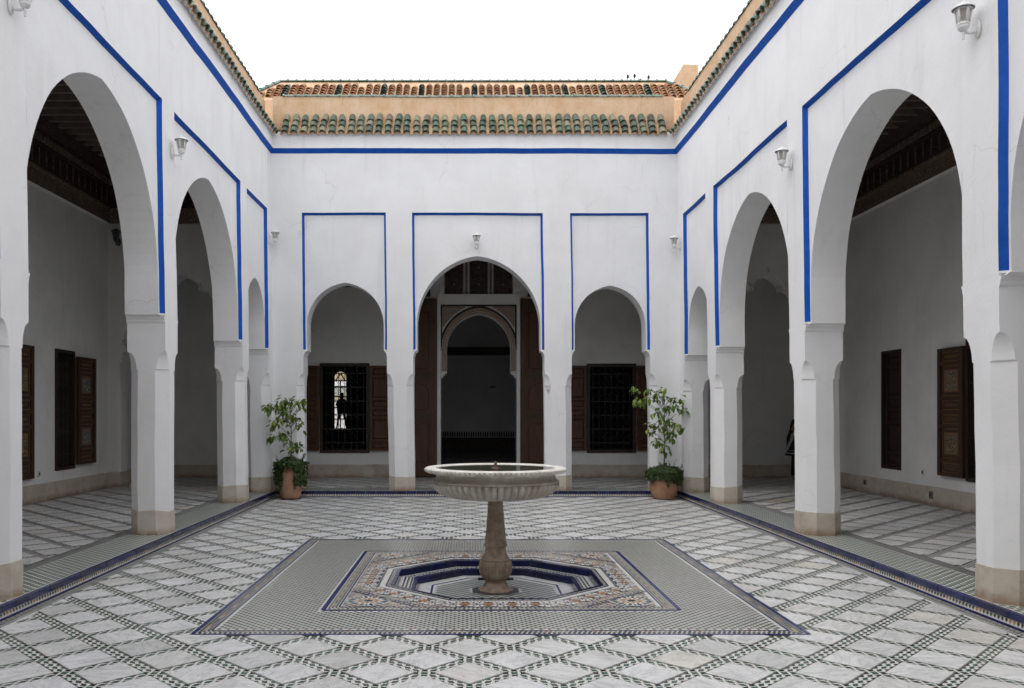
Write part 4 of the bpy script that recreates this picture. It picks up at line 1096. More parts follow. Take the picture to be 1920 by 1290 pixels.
# rooms behind the back wall: boxes open only at door and windows
def room(x0, x1, y0, y1, z0, z1, mats, far_hole=None):
    mb = MB()
    mb.poly([(x0,y0,z0),(x1,y0,z0),(x1,y1,z0),(x0,y1,z0)], 1); mb.poly([(x0,y0,z1),(x1,y0,z1),(x1,y1,z1),(x0,y1,z1)], 1)
    mb.poly([(x0,y0,z0),(x0,y1,z0),(x0,y1,z1),(x0,y0,z1)]); mb.poly([(x1,y0,z0),(x1,y1,z0),(x1,y1,z1),(x1,y0,z1)])
    if far_hole: plate(mb, lambda u, v, z: (u, y1+v, z), x0, x1, z0, z1, [far_hole])
    else: mb.poly([(x0,y1,z0),(x1,y1,z0),(x1,y1,z1),(x0,y1,z1)])
    return mb
rm = thing('inner_room', 'dim room seen through the tall portal with a tiled dado on its far wall', 'room', (0.25, 23, 0.4))
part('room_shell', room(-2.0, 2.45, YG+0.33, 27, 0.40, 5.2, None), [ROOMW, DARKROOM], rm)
rb = MB(); rb.poly([(-2,26.98,0.4),(2.45,26.98,0.4),(2.45,26.98,0.82),(-2,26.98,0.82)]); part('tiled_dado', rb, DARKPAINT, rm)
rt = MB()
for k in range(60): x = -2+4.45*(k+0.5)/60; rt.poly([(x-0.022,26.965,0.84),(x+0.022,26.965,0.84),(x+0.022,26.965,0.98),(x,26.965,1.02),(x-0.022,26.965,0.98)])
part('dado_merlons', rt, IRON, rm, kind='stuff')
rf = MB(); rf.box(-2, 2.45, 26.94, 26.99, 3.42, 3.68); part('carved_frieze', rf, WOODD, rm)
rs_ = MB(); rs_.box(PX0-0.3, PX1+0.3, YG-0.02, YG+0.34, 0.0, 0.395); part('door_step', rs_, DARKROOM, rm)
sg_ = MB(); sg_.box(0.70, 0.86, 26.95, 26.985, 2.40, 2.43); part('wall_hook_rail', sg_, IRON, rm)
rm2 = thing('inner_room', 'dark room behind the grille of the right back window', 'room', (3.3, 22, 0.1))
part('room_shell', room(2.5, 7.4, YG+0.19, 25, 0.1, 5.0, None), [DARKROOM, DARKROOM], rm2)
HX0, HX1, HZ0, HZ1 = -6.42, -5.80, 0.82, 3.62  # made-up hall and bright window stand in for a reflection in the glass
hall = thing('reflection_hall', 'made-up dark hall with a bright arched window standing in for a reflection in the left back window', 'room', (-4.5, 30, 0.8))
part('reflection_shell', room(-7.4, -2.05, YG+0.19, 41, 0.10, 5.0, None, (HX0, HX1, HZ0, HZ1)), [DARKROOM, DARKROOM], hall)
lk = MB(); lk.box(-7.4, -2.05, 40.0, 41.0, 0.1, HZ0-0.01); part('reflection_step', lk, DARKROOM, hall)
wz = MB(); w_ = HX1-HX0; cxh = (HX0+HX1)/2
arch_plate(wz, lambda u, v, z: (u, 40.98+v, z), HX0-0.1, HX1+0.1, HZ1-0.5, HZ1+0.15, cxh, w_/2-0.02, HZ1-0.36, 0, 0, 1)
for z in (1.30, 1.86, 2.38, 2.86, 3.14): wz.box(HX0, HX1, 40.96, 41.0, z-0.03, z+0.03)
wz.box(cxh-0.025, cxh+0.025, 40.955, 40.995, HZ0, 3.14)
wz.box(HX0-0.02, HX0+0.03, 40.95, 41.0, HZ0, HZ1); wz.box(HX1-0.03, HX1+0.02, 40.95, 41.0, HZ0, HZ1)
for a, b in ((-0.22, 0.0), (0.22, 0.0)): wz.tube([(cxh+a, 40.97, 3.15), (cxh, 40.97, 3.5)], 0.03, 5)
hw = part('reflection_window', wz, DARKROOM, hall)
for (a, b, c, d, m) in ((HX0,HX1,3.15,3.6,YGLASS),(HX0,HX1,2.38,2.84,GGLASS),(HX0,HX1,2.2,2.38,YGLASS)):
    g = MB(); g.box(a, b, 41.01, 41.018, c, d); part('pane', g, m, hw)
gw = thing('reflection_backdrop', 'added pale wall that brightens the arched window standing in for a reflection', 'wall', (-6, 46, 0))  # wall added only as a bright backdrop to the stand-in window
g = MB(); g.box(-14, 4, 46, 46.4, -0.6, 5.5); part('wall_body', g, WHITE, gw)

# transverse scalloped arches across the galleries
def scallop(label, xa, xb, wall_side):
    Y0, Y1 = 16.9, 17.32
    P = lambda u, v, z: (u, Y0+v, z)
    root = thing('scalloped_arch', label, 'arch', ((xa+xb)/2, Y0, ZF))
    mb = MB(); pl = 0.24; a0, a1 = xa+pl, xb-pl; cx = (a0+a1)/2; a = (a1-a0)/2; zs = 3.05; e = 0.10
    N = 100; angs = sorted([PI*k/N for k in range(N+1)]+[math.atan2(5.33-zs, xa-cx), math.atan2(5.33-zs, xb-cx)])
    def rad(th):
        r = 1/(abs(math.cos(th))/a+math.sin(th)/1.36); ph = (th if th < PI/2 else PI-th)/(PI/2)*5.0
        return r*(1+0.10*math.sin(2*min(th, PI-th)))*(0.945 + 0.055*abs(math.sin(PI*ph))**0.6) - (0.03 if (ph % 1) < 0.14 else 0)
    pts = []
    for th in angs:
        c, s_ = math.cos(th), math.sin(th); t = 1e9
        if c > 1e-6: t = min(t, (xb-cx)/c)
        if c < -1e-6: t = min(t, (xa-cx)/c)
        if s_ > 1e-6: t = min(t, (5.33-zs)/s_)
        r = rad(th); pts.append(((cx+r*c, zs+r*s_), (cx+t*c, zs+t*s_), (cx+(r+0.09)*c, zs+(r+0.09)*s_)))
    for p, q in zip(pts[:-1], pts[1:]):
        mb.poly([P(p[0][0],0,p[0][1]), P(p[1][0],0,p[1][1]), P(q[1][0],0,q[1][1]), P(q[0][0],0,q[0][1])])
        mb.poly([P(p[0][0],0.42,p[0][1]), P(p[1][0],0.42,p[1][1]), P(q[1][0],0.42,q[1][1]), P(q[0][0],0.42,q[0][1])])
        mb.poly([P(p[0][0],0,p[0][1]), P(q[0][0],0,q[0][1]), P(q[0][0],0.42,q[0][1]), P(p[0][0],0.42,p[0][1])])
    rect(mb, P, xa, xb, 5.33, 6.5, 0.02, 0.6)
    part('wall_body', mb, INNER, root)
    for k in range(1, 10):
        th = PI*k/10; r = rad(th)+0.03; c, s_ = math.cos(th), math.sin(th)
        ho = MB(); ho.tube([(cx+(r-0.02)*c, Y0-0.012, zs+(r-0.02)*s_), (cx+(r+0.05)*c, Y0-0.02, zs+(r+0.05)*s_), (cx+(r+0.12)*c-0.02, Y0-0.012, zs+(r+0.12)*s_+0.02)], [0.03, 0.026, 0.006], 6); part('crest_hook', ho, INNER, root)
    for (p0, p1, s_) in ((xa, a0, 1), (a1, xb, -1)):
        pb = MB()
        def rg(x0, x1, z, c=0.05): 
            return [(x0,Y0,z),(x1-c if s_>0 else x1,Y0,z),(x1,Y0+c,z),(x1,Y0+0.42-c,z),(x1-c,Y0+0.42,z),(x0,Y0+0.42,z)] if s_ > 0 else [(x0+c,Y0,z),(x1,Y0,z),(x1,Y0+0.42,z),(x0+c,Y0+0.42,z),(x0,Y0+0.42-c,z),(x0,Y0+c,z)]
        pb.loft([rg(p0,p1,ZF,0.06), rg(p0,p1,2.10,0.06), rg(p0,p1,2.14,0.05), rg(p0,p1,2.25,0.02), rg(p0,p1,2.45,0.004)])
        po_ = part('pilaster', pb, INNER, root)
        cp = MB()                                 # stepped capital
        g = lambda d: (p0, p1+d) if s_ > 0 else (p0-d, p1)
        for (d, za, zb) in ((0.0,2.45,2.60),(0.05,2.60,2.64),(0.03,2.64,2.70),(0.08,2.70,2.75),(0.06,2.75,2.80),(0.12,2.80,2.93),(0.08,2.93,2.98),(0.05,2.98,3.06)):
            x0_, x1_ = g(d); cp.box(x0_, x1_, Y0-0.3*d, Y0+0.42, za, zb)
        part('capital', cp, INNER, po_)
        dd = MB(); x0_, x1_ = (p0, p1+0.006) if s_ > 0 else (p0-0.006, p1); dd.box(x0_, x1_, Y0-0.008, Y0+0.43, ZF, 0.43); part('plinth', dd, DADO, po_)
    fz = MB(); fz.box(xa, xb, Y0-0.03, Y0+0.01, 5.35, 5.64); part('carved_band', fz, CARVED, root)
    fz = MB(); fz.box(xa, xb, Y0-0.02, Y0+0.01, 5.65, 6.5); part('painted_frieze', fz, DARKPAINT, root)
    return root
scallop('white scalloped arch spanning the far end of the left gallery', XGL, -4.14, 1)
scallop('white scalloped arch spanning the far end of the right gallery', 4.46, XGR, -1)

# ceilings with beams
def ceiling(x0, x1, y0, y1, along_x, n):
    mb = MB(); mb.box(x0, x1, y0, y1, 6.50, 6.58)
    o = part('gallery_ceiling', mb, REDWOOD, kind='structure')
    for k in range(n):
        if along_x: y = y0+(y1-y0)*(k+0.5)/n; b = MB(); b.box(x0+0.3, x1-0.02, y-0.032, y+0.032, 6.36, 6.499)
        else: x = x0+(x1-x0)*(k+0.5)/n; b = MB(); b.box(x-0.032, x+0.032, y0+0.02, y1-0.3, 6.36, 6.499)
        part('beam', b, BEAMM, o)
ceiling(XGL, -4.14, 8.2, 16.9, True, 28); ceiling(4.46, XGR, 8.2, 16.9, True, 28); ceiling(XGL, XGR, 16.92, YG, False, 46)
rt_ = MB(); rt_.box(XGL-0.4, -4.2, -4, 20, 6.62, 6.9); rt_.box(4.55, XGR+0.4, -4, 20, 6.62, 6.9); rt_.box(-4.2, 4.55, 16.66, 20, 6.62, 6.9); rt_.box(XGL-0.4, XGR+0.4, -4.3, -1.4, 6.0, 6.9)
rt_.box(XGL-0.4, XGL-0.3, -4.3, 20, -0.5, 6.62); rt_.box(XGR+0.3, XGR+0.4, -4.3, 20, -0.5, 6.62); rt_.box(XGL-0.3, XGR+0.3, -4.3, -4.2, -0.5, 6.0)
part('gallery_terrace_roof', rt_, OCHRE, kind='structure')

# ------------------------------------------------------------------ roof beyond the parapet, turret, aerial
ur = thing('tiled_roof', 'hipped roof of terracotta tiles with a few dark green rows above the end wall', 'roof', (0.2, 18.5, 7.5))
YE, ZE, YR, ZRg = 18.0, 8.20, 18.85, 8.91
RX0, RX1, EX0, EX1 = -4.15, 4.38, -4.80, 5.25
sl = MB(); NN = 30
for k in range(NN):
    for j in range(4):
        q = lambda a, b: (EX0+(EX1-EX0)*a+((RX0-EX0)*(1-a)+(RX1-EX1)*a)*b, YE+(YR-YE)*b, ZE+(ZRg-ZE)*b)
        sl.poly([q(k/NN,j/4), q((k+1)/NN,j/4), q((k+1)/NN,(j+1)/4), q(k/NN,(j+1)/4)])
sl.poly([(RX0,YR,ZRg),(RX1,YR,ZRg),(RX1+0.6,YR+2.2,ZE),(RX0-0.6,YR+2.2,ZE)])
sl.poly([(EX0,YE,ZE),(RX0,YR,ZRg),(RX0-1.8,YR+2.2,ZE),(EX0-1.5,YE,ZE)]); sl.poly([(EX1,YE,ZE),(RX1,YR,ZRg),(RX1+1.8,YR+2.2,ZE),(EX1+1.5,YE,ZE)])
sl.poly([(EX0-1.5,YE,ZE),(EX1+1.5,YE,ZE),(EX1+1.5,YE,6.9),(EX0-1.5,YE,6.9)])
part('roof_slope', sl, OCHRE, ur)
es = Vector((0, YR-YE, ZRg-ZE)); Ls = es.length; es.normalize(); nr = Vector((1,0,0)).cross(es)
ncol = 60
for k in range(ncol):
    u = EX0+0.15+(EX1-EX0-0.3)*(k+0.5)/ncol
    if k < 2 or k > ncol-3: nrow = 2
    elif k == 2 or k == ncol-3: nrow = 3
    else: nrow = 5 if k % 7 else 4
    if k > ncol-15 and k < ncol-3: nrow = 5
    fan = (u-0.25)*0.02
    off = R.uniform(-0.035, 0.025); dark = k in (4, 11, 17, 22, 29, 36, 41, 46, 52)
    for row in range(nrow):
        s_ = 0.12+row*0.137+off
        p = Vector((u, YE, ZE)) + es*s_ + nr*(0.01+0.004*row)
        mw = Matrix.Translation(p) @ Matrix((Vector((1,0,0)), es, nr)).transposed().to_4x4() @ Matrix.Rotation(R.uniform(-0.07,0.07)+fan, 4, 'Z') @ Matrix.Rotation(R.uniform(-0.20,-0.12), 4, 'X') @ Matrix.Diagonal((R.uniform(0.93, 1.05), 0.74, 1.02, 1))
        place('roof_tile', ROOFD_ME if dark else ROOF_ME, mw, ur)
def ridge(A, B, n):
    A, B = Vector(A), Vector(B); d = (B-A).normalized(); sd_ = d.cross(Vector((0,0,1))).normalized(); up = sd_.cross(d); s = (B-A).length/n/0.217
    for k in range(n):
        p = A+(B-A)*(k+0.5)/n
        place('ridge_tile', COPE_ME, Matrix.Translation(p) @ Matrix((d, -sd_, up)).transposed().to_4x4() @ Matrix.Diagonal((s, 1.15, 1.0, 1)) @ Matrix.Rotation(R.uniform(-0.03,0.03), 4, 'Z'), ur)
ridge((RX1, YR, ZRg), (RX0, YR, ZRg), 44); ridge((EX0, YE, ZE), (RX0, YR, ZRg), 6); ridge((EX1, YE, ZE), (RX1, YR, ZRg), 6)
tw = thing('stair_turret', 'small ochre block with slit openings rising beyond the right end of the roof', 'tower', (6.3, 25, 7))
t = MB(); X0_, X1_, Y0_, Y1_ = 6.07, 6.48, 24.0, 26.2
t.box(X0_, X1_, Y0_, Y1_, 6.5, 11.38)
ap_ = ((X0_+X1_)/2-0.08, Y0_+0.5, 11.62)
for a, b in (((X0_,Y0_),(X1_,Y0_)),((X1_,Y0_),(X1_,Y1_)),((X1_,Y1_),(X0_,Y1_)),((X0_,Y1_),(X0_,Y0_))): t.poly([(*a,11.381),(*b,11.381),ap_])
t.box(X1_, X1_+0.5, 24.2, 26, 6.5, 11.15); part('turret_body', t, OCHRE, tw)
for y, z in ((24.45, 10.62), (25.3, 10.5)):
    q = MB(); q.box(X0_-0.012, X0_+0.01, y-0.05, y+0.05, z, z+0.24); part('slit', q, IRON, tw)
ae = thing('aerial', 'thin metal aerial with four small upright heads on the roof ridge', 'aerial', (4.6, 22.6, 9.6))
q = MB(); q.tube([(4.55, 22.6, 9.3), (4.55, 22.6, 10.34)], 0.022, 6); part('mast', q, IRON, ae)
q = MB(); q.tube([(4.42-0.18, 22.6, 10.40), (4.55, 22.6, 10.34), (4.78, 22.6, 10.37)], 0.012, 5); q.tube([(4.47, 22.3, 10.36), (4.60, 22.9, 10.36)], 0.012, 5); q.lathe([(0.01,0),(0.07,0.02),(0.05,0.06),(0.01,0.08)], 8, (4.55,22.6,10.29)); part('crossbar', q, IRON, ae)
for x, y, z in ((4.24, 22.6, 10.40), (4.40, 22.5, 10.38), (4.62, 22.8, 10.37), (4.79, 22.6, 10.38)):
    q = MB(); q.lathe([(0.008,0),(0.010,0.05),(0.032,0.07),(0.036,0.12),(0.022,0.15),(0.006,0.17)], 8, (x, y, z)); part('aerial_head', q, IRON, ae)

# ------------------------------------------------------------------ fountain
fo = thing('fountain', 'round marble fountain bowl on a brown stone column in the octagonal basin', 'fountain', (OC, OY, -0.125))
cA = (OC, OY, 0); SEG = 540
cells_ = lambda n, d: (lambda f, r, z: 1-d*(1-abs(math.sin(PI*n*f))**0.55))
b = MB()
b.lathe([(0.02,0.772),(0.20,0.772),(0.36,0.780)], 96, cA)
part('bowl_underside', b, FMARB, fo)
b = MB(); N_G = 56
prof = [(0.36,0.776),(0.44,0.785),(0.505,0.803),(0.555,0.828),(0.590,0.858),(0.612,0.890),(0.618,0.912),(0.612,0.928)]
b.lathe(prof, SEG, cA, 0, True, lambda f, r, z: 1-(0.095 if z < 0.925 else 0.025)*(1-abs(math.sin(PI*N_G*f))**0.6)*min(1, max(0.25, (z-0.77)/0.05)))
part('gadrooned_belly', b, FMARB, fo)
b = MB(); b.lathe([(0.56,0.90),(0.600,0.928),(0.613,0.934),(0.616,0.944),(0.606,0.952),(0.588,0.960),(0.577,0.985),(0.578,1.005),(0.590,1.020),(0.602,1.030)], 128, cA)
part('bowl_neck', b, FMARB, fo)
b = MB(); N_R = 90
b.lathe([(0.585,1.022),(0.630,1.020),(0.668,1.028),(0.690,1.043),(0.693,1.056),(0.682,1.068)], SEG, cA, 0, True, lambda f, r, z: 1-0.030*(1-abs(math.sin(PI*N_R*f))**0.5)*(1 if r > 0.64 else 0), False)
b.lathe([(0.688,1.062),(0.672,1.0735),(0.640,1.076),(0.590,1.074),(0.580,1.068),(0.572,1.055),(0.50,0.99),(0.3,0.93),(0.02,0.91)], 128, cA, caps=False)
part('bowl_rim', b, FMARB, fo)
b = MB(); b.lathe([(0.005,1.0665),(0.2,1.0666),(0.4,1.0665),(0.578,1.0664)], 96, cA, 0, False); b.f.pop(); b.m.pop(); b.sm.pop(); part('water', b, WATER, fo)
b = MB(); b.lathe([(0.045,1.03),(0.043,1.07),(0.02,1.074),(0.014,1.080),(0.02,1.09),(0.013,1.10),(0.016,1.125),(0.004,1.13)], 12, cA); part('nozzle', b, simple('corroded_bronze', (0.10,0.05,0.03),(0.18,0.10,0.06),20,0.6), fo)
b = MB(); b.lathe([(0.078,0.79),(0.070,0.775),(0.072,0.74),(0.082,0.60),(0.094,0.44),(0.104,0.345),(0.106,0.335)], 64, cA); part('shaft', b, FSTONE, fo)
b = MB(); b.lathe([(0.104,0.340),(0.112,0.330),(0.114,0.318),(0.108,0.306),(0.100,0.300),(0.099,0.285),(0.104,0.250),(0.118,0.215),(0.138,0.190),(0.143,0.180),(0.138,0.172)], 64, cA); part('collar', b, FSTONE, fo)
b = MB(); b.lathe([(0.138,0.176),(0.155,0.160),(0.162,0.130),(0.163,0.095),(0.156,0.055),(0.140,0.020),(0.118,-0.004),(0.100,-0.014)], 270, cA, 0, True, lambda f, r, z: 1-0.075*(1-abs(math.sin(PI*27*f))**0.6)); part('gadrooned_bulb', b, FSTONE, fo)
b = MB(); b.lathe([(0.100,-0.008),(0.098,-0.018),(0.099,-0.028),(0.094,-0.036),(0.104,-0.040),(0.112,-0.060),(0.122,-0.085),(0.150,-0.098),(0.170,-0.108),(0.172,-0.118),(0.165,-0.125)], 64, cA); part('base', b, FSTONE, fo)
for xa in (OC-0.172, OC+0.09):
    b = MB(); b.box(xa, xa+0.082, OY-0.03, OY+0.03, -0.018, -0.002); part('clamp_plate', b, IRON, fo)

# ------------------------------------------------------------------ wall lamps
def lamp_parts(root, dark=False):
    WM, GM = (LAMPD, LAMPD) if dark else (LAMPW, LGLASS)
    def L(name, mb, m, par=root):
        o = bpy.data.objects.new(name, mb.mesh(name, m)); C.objects.link(o); o.parent = par; return o
    b = MB(); b.lathe([(0.075,0),(0.07,0.012),(0.045,0.022),(0.03,0.028)], 16); b.v = [(z, x*0.62, y*1.1-0.02) for x, y, z in b.v]
    b.tube([(0.02,0,-0.03),(0.05,0,-0.05),(0.09,0,-0.055),(0.125,0,-0.03)], [0.024,0.018,0.014,0.014], 10)
    L('bracket', b, WM)
    b = MB(); b.lathe([(0.004,-0.118),(0.012,-0.11),(0.008,-0.10),(0.015,-0.09),(0.010,-0.078),(0.018,-0.066),(0.012,-0.052),(0.014,-0.04)], 10, (0.13,0,0)); L('finial', b, WM)
    b = MB(); b.lathe([(0.014,-0.045),(0.034,-0.03),(0.046,-0.012),(0.050,0.0),(0.045,0.006),(0.052,0.012),(0.053,0.024),(0.048,0.03)], 20, (0.13,0,0)); L('cup', b, WM)
    cg = MB(); n = 6; r0, r1, z0, z1 = 0.046, 0.070, 0.026, 0.158
    gl_ = []
    for k in range(n):
        a = 2*PI*(k+0.5)/n; a2 = a+2*PI/n
        cg.tube([(0.13+r0*math.cos(a), r0*math.sin(a), z0), (0.13+r1*math.cos(a), r1*math.sin(a), z1)], 0.008, 6)
        g = MB(); q = lambda r, z, t: (0.13+r*math.cos(t), r*math.sin(t), z)
        r0g, r1g = r0-0.004, r1-0.004
        pts = [q(r0g,z0,a), q(r0g,z0,a2), q(r1g,z1,a2), q(r1g,z1,a)]; ins = [(x*0.985+0.13*0.015, y*0.96, z) for x, y, z in pts]
        g.loft([pts, ins]); gl_.append(g)
        cg.tube([q(r1,z1-0.006,a), q(r1,z1-0.006,a2)], 0.008, 5); cg.tube([q(r0,z0+0.004,a), q(r0,z0+0.004,a2)], 0.006, 5)
    cgo = L('cage', cg, WM)
    for g in gl_: L('pane', g, GM, cgo)
    b = MB(); b.lathe([(0.070,0.157),(0.092,0.155),(0.094,0.160),(0.088,0.168),(0.068,0.186),(0.042,0.200),(0.024,0.206),(0.018,0.214),(0.012,0.222),(0.004,0.226)], 24, (0.13,0,0)); L('cap', b, WM)
    b = MB(); b.lathe([(0.072,0.1545),(0.090,0.1535)], 24, (0.13,0,0), 0, False); L('cap_shadow_ring', b, LAMPD)
G_L = 'white lantern lamps on the courtyard walls'
proto = thing('wall_lamp', 'white lantern wall lamp nearest the camera on the right wall, in the top right corner', 'lamp', warp(PR(6.76, -0.005, 4.66)), G_L)
proto.rotation_euler = (0, 0, PI); proto.scale = (0.9, 0.9, 0.9); lamp_parts(proto)
for (loc, rz, lab) in ((warp(PL(6.85, -0.005, 4.88)), 0, 'white lantern wall lamp cut off by the top left corner, on the left wall'),
                       (warp(PL(10.66, -0.005, 4.865)), 0, 'white lantern wall lamp between the first and second arch of the left wall'),
                       (warp(PL(15.98, -0.005, 4.84)), 0, 'small white lantern lamp in the far left corner beside the narrow left arch'),
                       (warp(PB(pxX(897), -0.005, 4.79)), -PI/2, 'small white lantern lamp above the central arch of the end wall'),
                       (warp(PR(10.58, -0.005, 4.70)), PI, 'white lantern wall lamp between the two big arches of the right wall'),
                       (warp(PR(15.98, -0.005, 4.72)), PI, 'small white lantern lamp in the far right corner beside the narrow right arch')):
    c = copy_tree(proto); c.location = loc; c.rotation_euler = (0, 0, rz); c['label'] = lab
dl = thing('wall_lamp', 'dark lantern lamp inside the left gallery above the scalloped arch pilaster', 'lamp', (XGL+0.22, 16.895, 5.0), 'dark lantern lamps inside the galleries')
dl.rotation_euler = (0, 0, -PI/2); lamp_parts(dl, True)
c = copy_tree(dl); c.location = (XGR-0.28, 16.895, 4.98); c['label'] = 'dark lantern lamp inside the right gallery half hidden behind the arch'

# ------------------------------------------------------------------ potted trees
def leaf_mesh():
    mb = MB(); L, W = 0.092, 0.023
    mb.faces([(0,0,0),(W,L*0.35,0.006),(W*0.75,L*0.7,0.004),(0,L,-0.012),(-W*0.75,L*0.7,0.004),(-W,L*0.35,0.006),(0,L*0.5,-0.004)],
             [(0,1,6),(1,2,6),(2,3,6),(3,4,6),(4,5,6),(5,0,6)])
    return mb.mesh('leaf', LEAF)
LEAF_ME = leaf_mesh()
def potted(px0, ypot, clusters, origin, prof, lab_pot, lab_tree, lab_ivy, sides, seed, bulge):
    rr = random.Random(seed); Y = 15.78; X = pxX(px0, Y)
    pot = thing('plant_pot', lab_pot, 'pot', (X, Y, 0))
    b = MB(); b.lathe(prof, 40, (X, Y, 0)); part('pot_body', b, TERRA, pot)
    top = prof[-1][1]; rt = prof[-1][0]
    b = MB(); b.lathe([(rt+0.012, top-0.045),(rt+0.024, top-0.03),(rt+0.024, top-0.008),(rt+0.005, top+0.004),(rt-0.03, top),(rt-0.035,top-0.06)], 40, (X, Y, 0)); part('rim', b, TERRA, pot)
    b = MB(); b.lathe([(0.0005, top-0.04), (rt-0.02, top-0.045)], 24, (X, Y, 0)); part('soil', b, SOIL, pot)
    b = MB(); b.lathe([(prof[0][0]+0.03, 0.006), (prof[0][0]+0.035, 0.03), (prof[0][0]+0.005, 0.032)], 28, (X, Y, 0)); part('saucer', b, SOIL, pot)
    tree = thing('ficus_tree', lab_tree, 'tree', (X, Y, top-0.04))
    P3 = []
    for (cx, cy) in clusters:
        px, py = origin[0]+cx/3.91, origin[1]+cy/3.91; y = Y+rr.uniform(-0.22, 0.10)
        P3.append(Vector(((px-877)/1600*y, y, 1.6+(774-py)/1600*y)))
    tipz = max(p.z for p in P3)
    tb = MB(); stem = [Vector((X+0.012*math.sin(3*t), Y+0.01*math.cos(4*t), top-0.05+(tipz-0.12-top)*t)) for t in [k/8 for k in range(9)]]
    tb.tube(stem, [0.013-0.0012*k for k in range(9)], 7)
    for p in P3:
        z0 = max(top+0.2, min(p.z-0.10-0.45*abs(p.x-X), tipz-0.2)); t = max(0, min(1, (z0-top+0.05)/(tipz-0.12-top))); i = min(7, int(t*8)); s = stem[i].lerp(stem[i+1], t*8-i)
        mid = s.lerp(p, 0.55)+Vector((0, 0, 0.05)); tb.tube([s, mid, p], [0.006, 0.004, 0.0018], 5)
    part('trunk', tb, BARK, tree)
    crown = MB()                              # twigs at the branch ends carry the leaves
    for p in P3: crown.tube([p, p+Vector((rr.uniform(-.05,.05), rr.uniform(-.05,.05), rr.uniform(-.02,.05)))], [0.002, 0.001], 4)
    cr = part('crown', crown, BARK, tree)
    for p in P3:
        for k in range(rr.randint(9, 13)):
            q = p+Vector((rr.gauss(0,.045), rr.gauss(0,.05), rr.gauss(0,.035)))
            a = rr.uniform(0, 2*PI); s_ = rr.uniform(0.9, 1.6)
            mw = Matrix.Translation(q) @ Matrix.Rotation(a, 4, 'Z') @ Matrix.Rotation(rr.uniform(-1.35, -0.1), 4, 'X') @ Matrix.Rotation(rr.uniform(-.5,.5), 4, 'Y') @ Matrix.Scale(s_, 4)
            place('leaf', LEAF_ME, mw, cr)
    iv = MB()
    def ivleaf(c, nrm_):
        s_ = rr.uniform(0.014, 0.030); n = (Vector(nrm_)+Vector((rr.gauss(0,.4), rr.gauss(0,.4), rr.gauss(0,.4)))).normalized()
        a = n.orthogonal().normalized(); a.rotate(Matrix.Rotation(rr.uniform(0, 6.28), 3, n)); b_ = n.cross(a); c = Vector(c)
        iv.poly([c-a*s_*0.2, c+b_*s_*0.9+a*s_*0.4-n*0.004, c+a*s_*1.3, c-b_*s_*0.9+a*s_*0.4-n*0.004])
    def rad_at(z):
        for (r0, z0), (r1, z1) in zip(prof[:-1], prof[1:]):
            if z0 <= z <= z1: return r0+(r1-r0)*(z-z0)/(z1-z0+1e-6)
        return prof[-1][0]
    for k in range(2200):
        th = rr.uniform(0, 2*PI); r = rt*1.30*math.sqrt(rr.random()); h = top+rr.uniform(-0.02, 0.15)*(1.15-0.55*(r/rt))+0.05*noise.noise((th*1.5, r*9, seed))
        ivleaf((X+r*math.cos(th), Y+r*math.sin(th), h), (math.cos(th)*r/rt, math.sin(th)*r/rt, 0.8))
    for (a0, a1, drop, cnt) in sides:
        for k in range(cnt):
            th = math.radians(rr.uniform(a0, a1)); z = top+0.05-abs(rr.random()**1.2)*drop*(0.7+0.5*noise.noise((th*4, 0, seed)))
            r = rad_at(min(z, top))+0.012+rr.uniform(0, bulge)*max(0.3, 1-(top-z)/max(drop, .01)*0.6)
            ivleaf((X+r*math.cos(th), Y+r*math.sin(th), z), (math.cos(th), math.sin(th), 0.15))
    for k in range(6):                          # stray shoots
        th = rr.uniform(0, 2*PI); p0 = Vector((X+rt*math.cos(th), Y+rt*math.sin(th), top)); p1 = p0+Vector((0.10*math.cos(th), 0.06*math.sin(th), rr.uniform(0.1, 0.24)))
        iv.tube([p0, p0.lerp(p1, 0.6)+Vector((0,0,0.04)), p1], 0.0018, 4)
        for q in range(4): ivleaf(p0.lerp(p1, 0.5+0.16*q), (math.cos(th), -1, 0.6))
    io = part('ivy', iv, IVY, None); tag(io, lab_ivy, 'ivy')
LC = [(80,570),(110,560),(150,530),(215,500),(260,500),(300,530),(350,510),(340,560),(200,590),(160,640),(210,650),(270,620),(300,650),(320,690),(130,690),(150,770),(120,780),(190,750),(210,780),(250,820),(290,820),(240,860),(310,860),(235,560),(180,560)]
RC = [(590,430),(600,510),(640,520),(690,430),(690,500),(730,470),(780,440),(800,480),(860,500),(920,500),(940,590),(890,560),(840,560),(750,600),(780,640),(830,660),(880,690),(920,710),(870,750),(820,720),(760,700),(710,690),(700,740),(740,810),(760,830),(810,850),(850,780)]
potted(545, 0, LC, (480, 620), [(0.155,0.0),(0.175,0.02),(0.200,0.15),(0.212,0.32),(0.208,0.47),(0.185,0.575),(0.18,0.64)],
       'tall terracotta pot in the far left corner half covered in ivy', 'slim green ficus tree growing in the left terracotta pot', 'dark ivy spilling down both sides of the left pot',
       [(150, 245, 0.60, 1100), (-65, 25, 0.60, 1100), (235, 300, 0.14, 250), (25, 150, 0.4, 300)], 3, 0.13)
potted(1245, 0, RC, (1040, 620), [(0.155,0.0),(0.19,0.025),(0.235,0.12),(0.262,0.24),(0.265,0.34),(0.250,0.43),(0.235,0.49)],
       'rounded terracotta pot in the far right corner with ivy round its rim', 'slim green ficus tree growing in the right terracotta pot', 'dark ivy heaped over the rim of the right pot',
       [(180, 360, 0.24, 1200), (0, 180, 0.25, 350), (300, 345, 0.42, 330), (268, 280, 0.40, 90), (205, 225, 0.30, 160)], 5, 0.10)

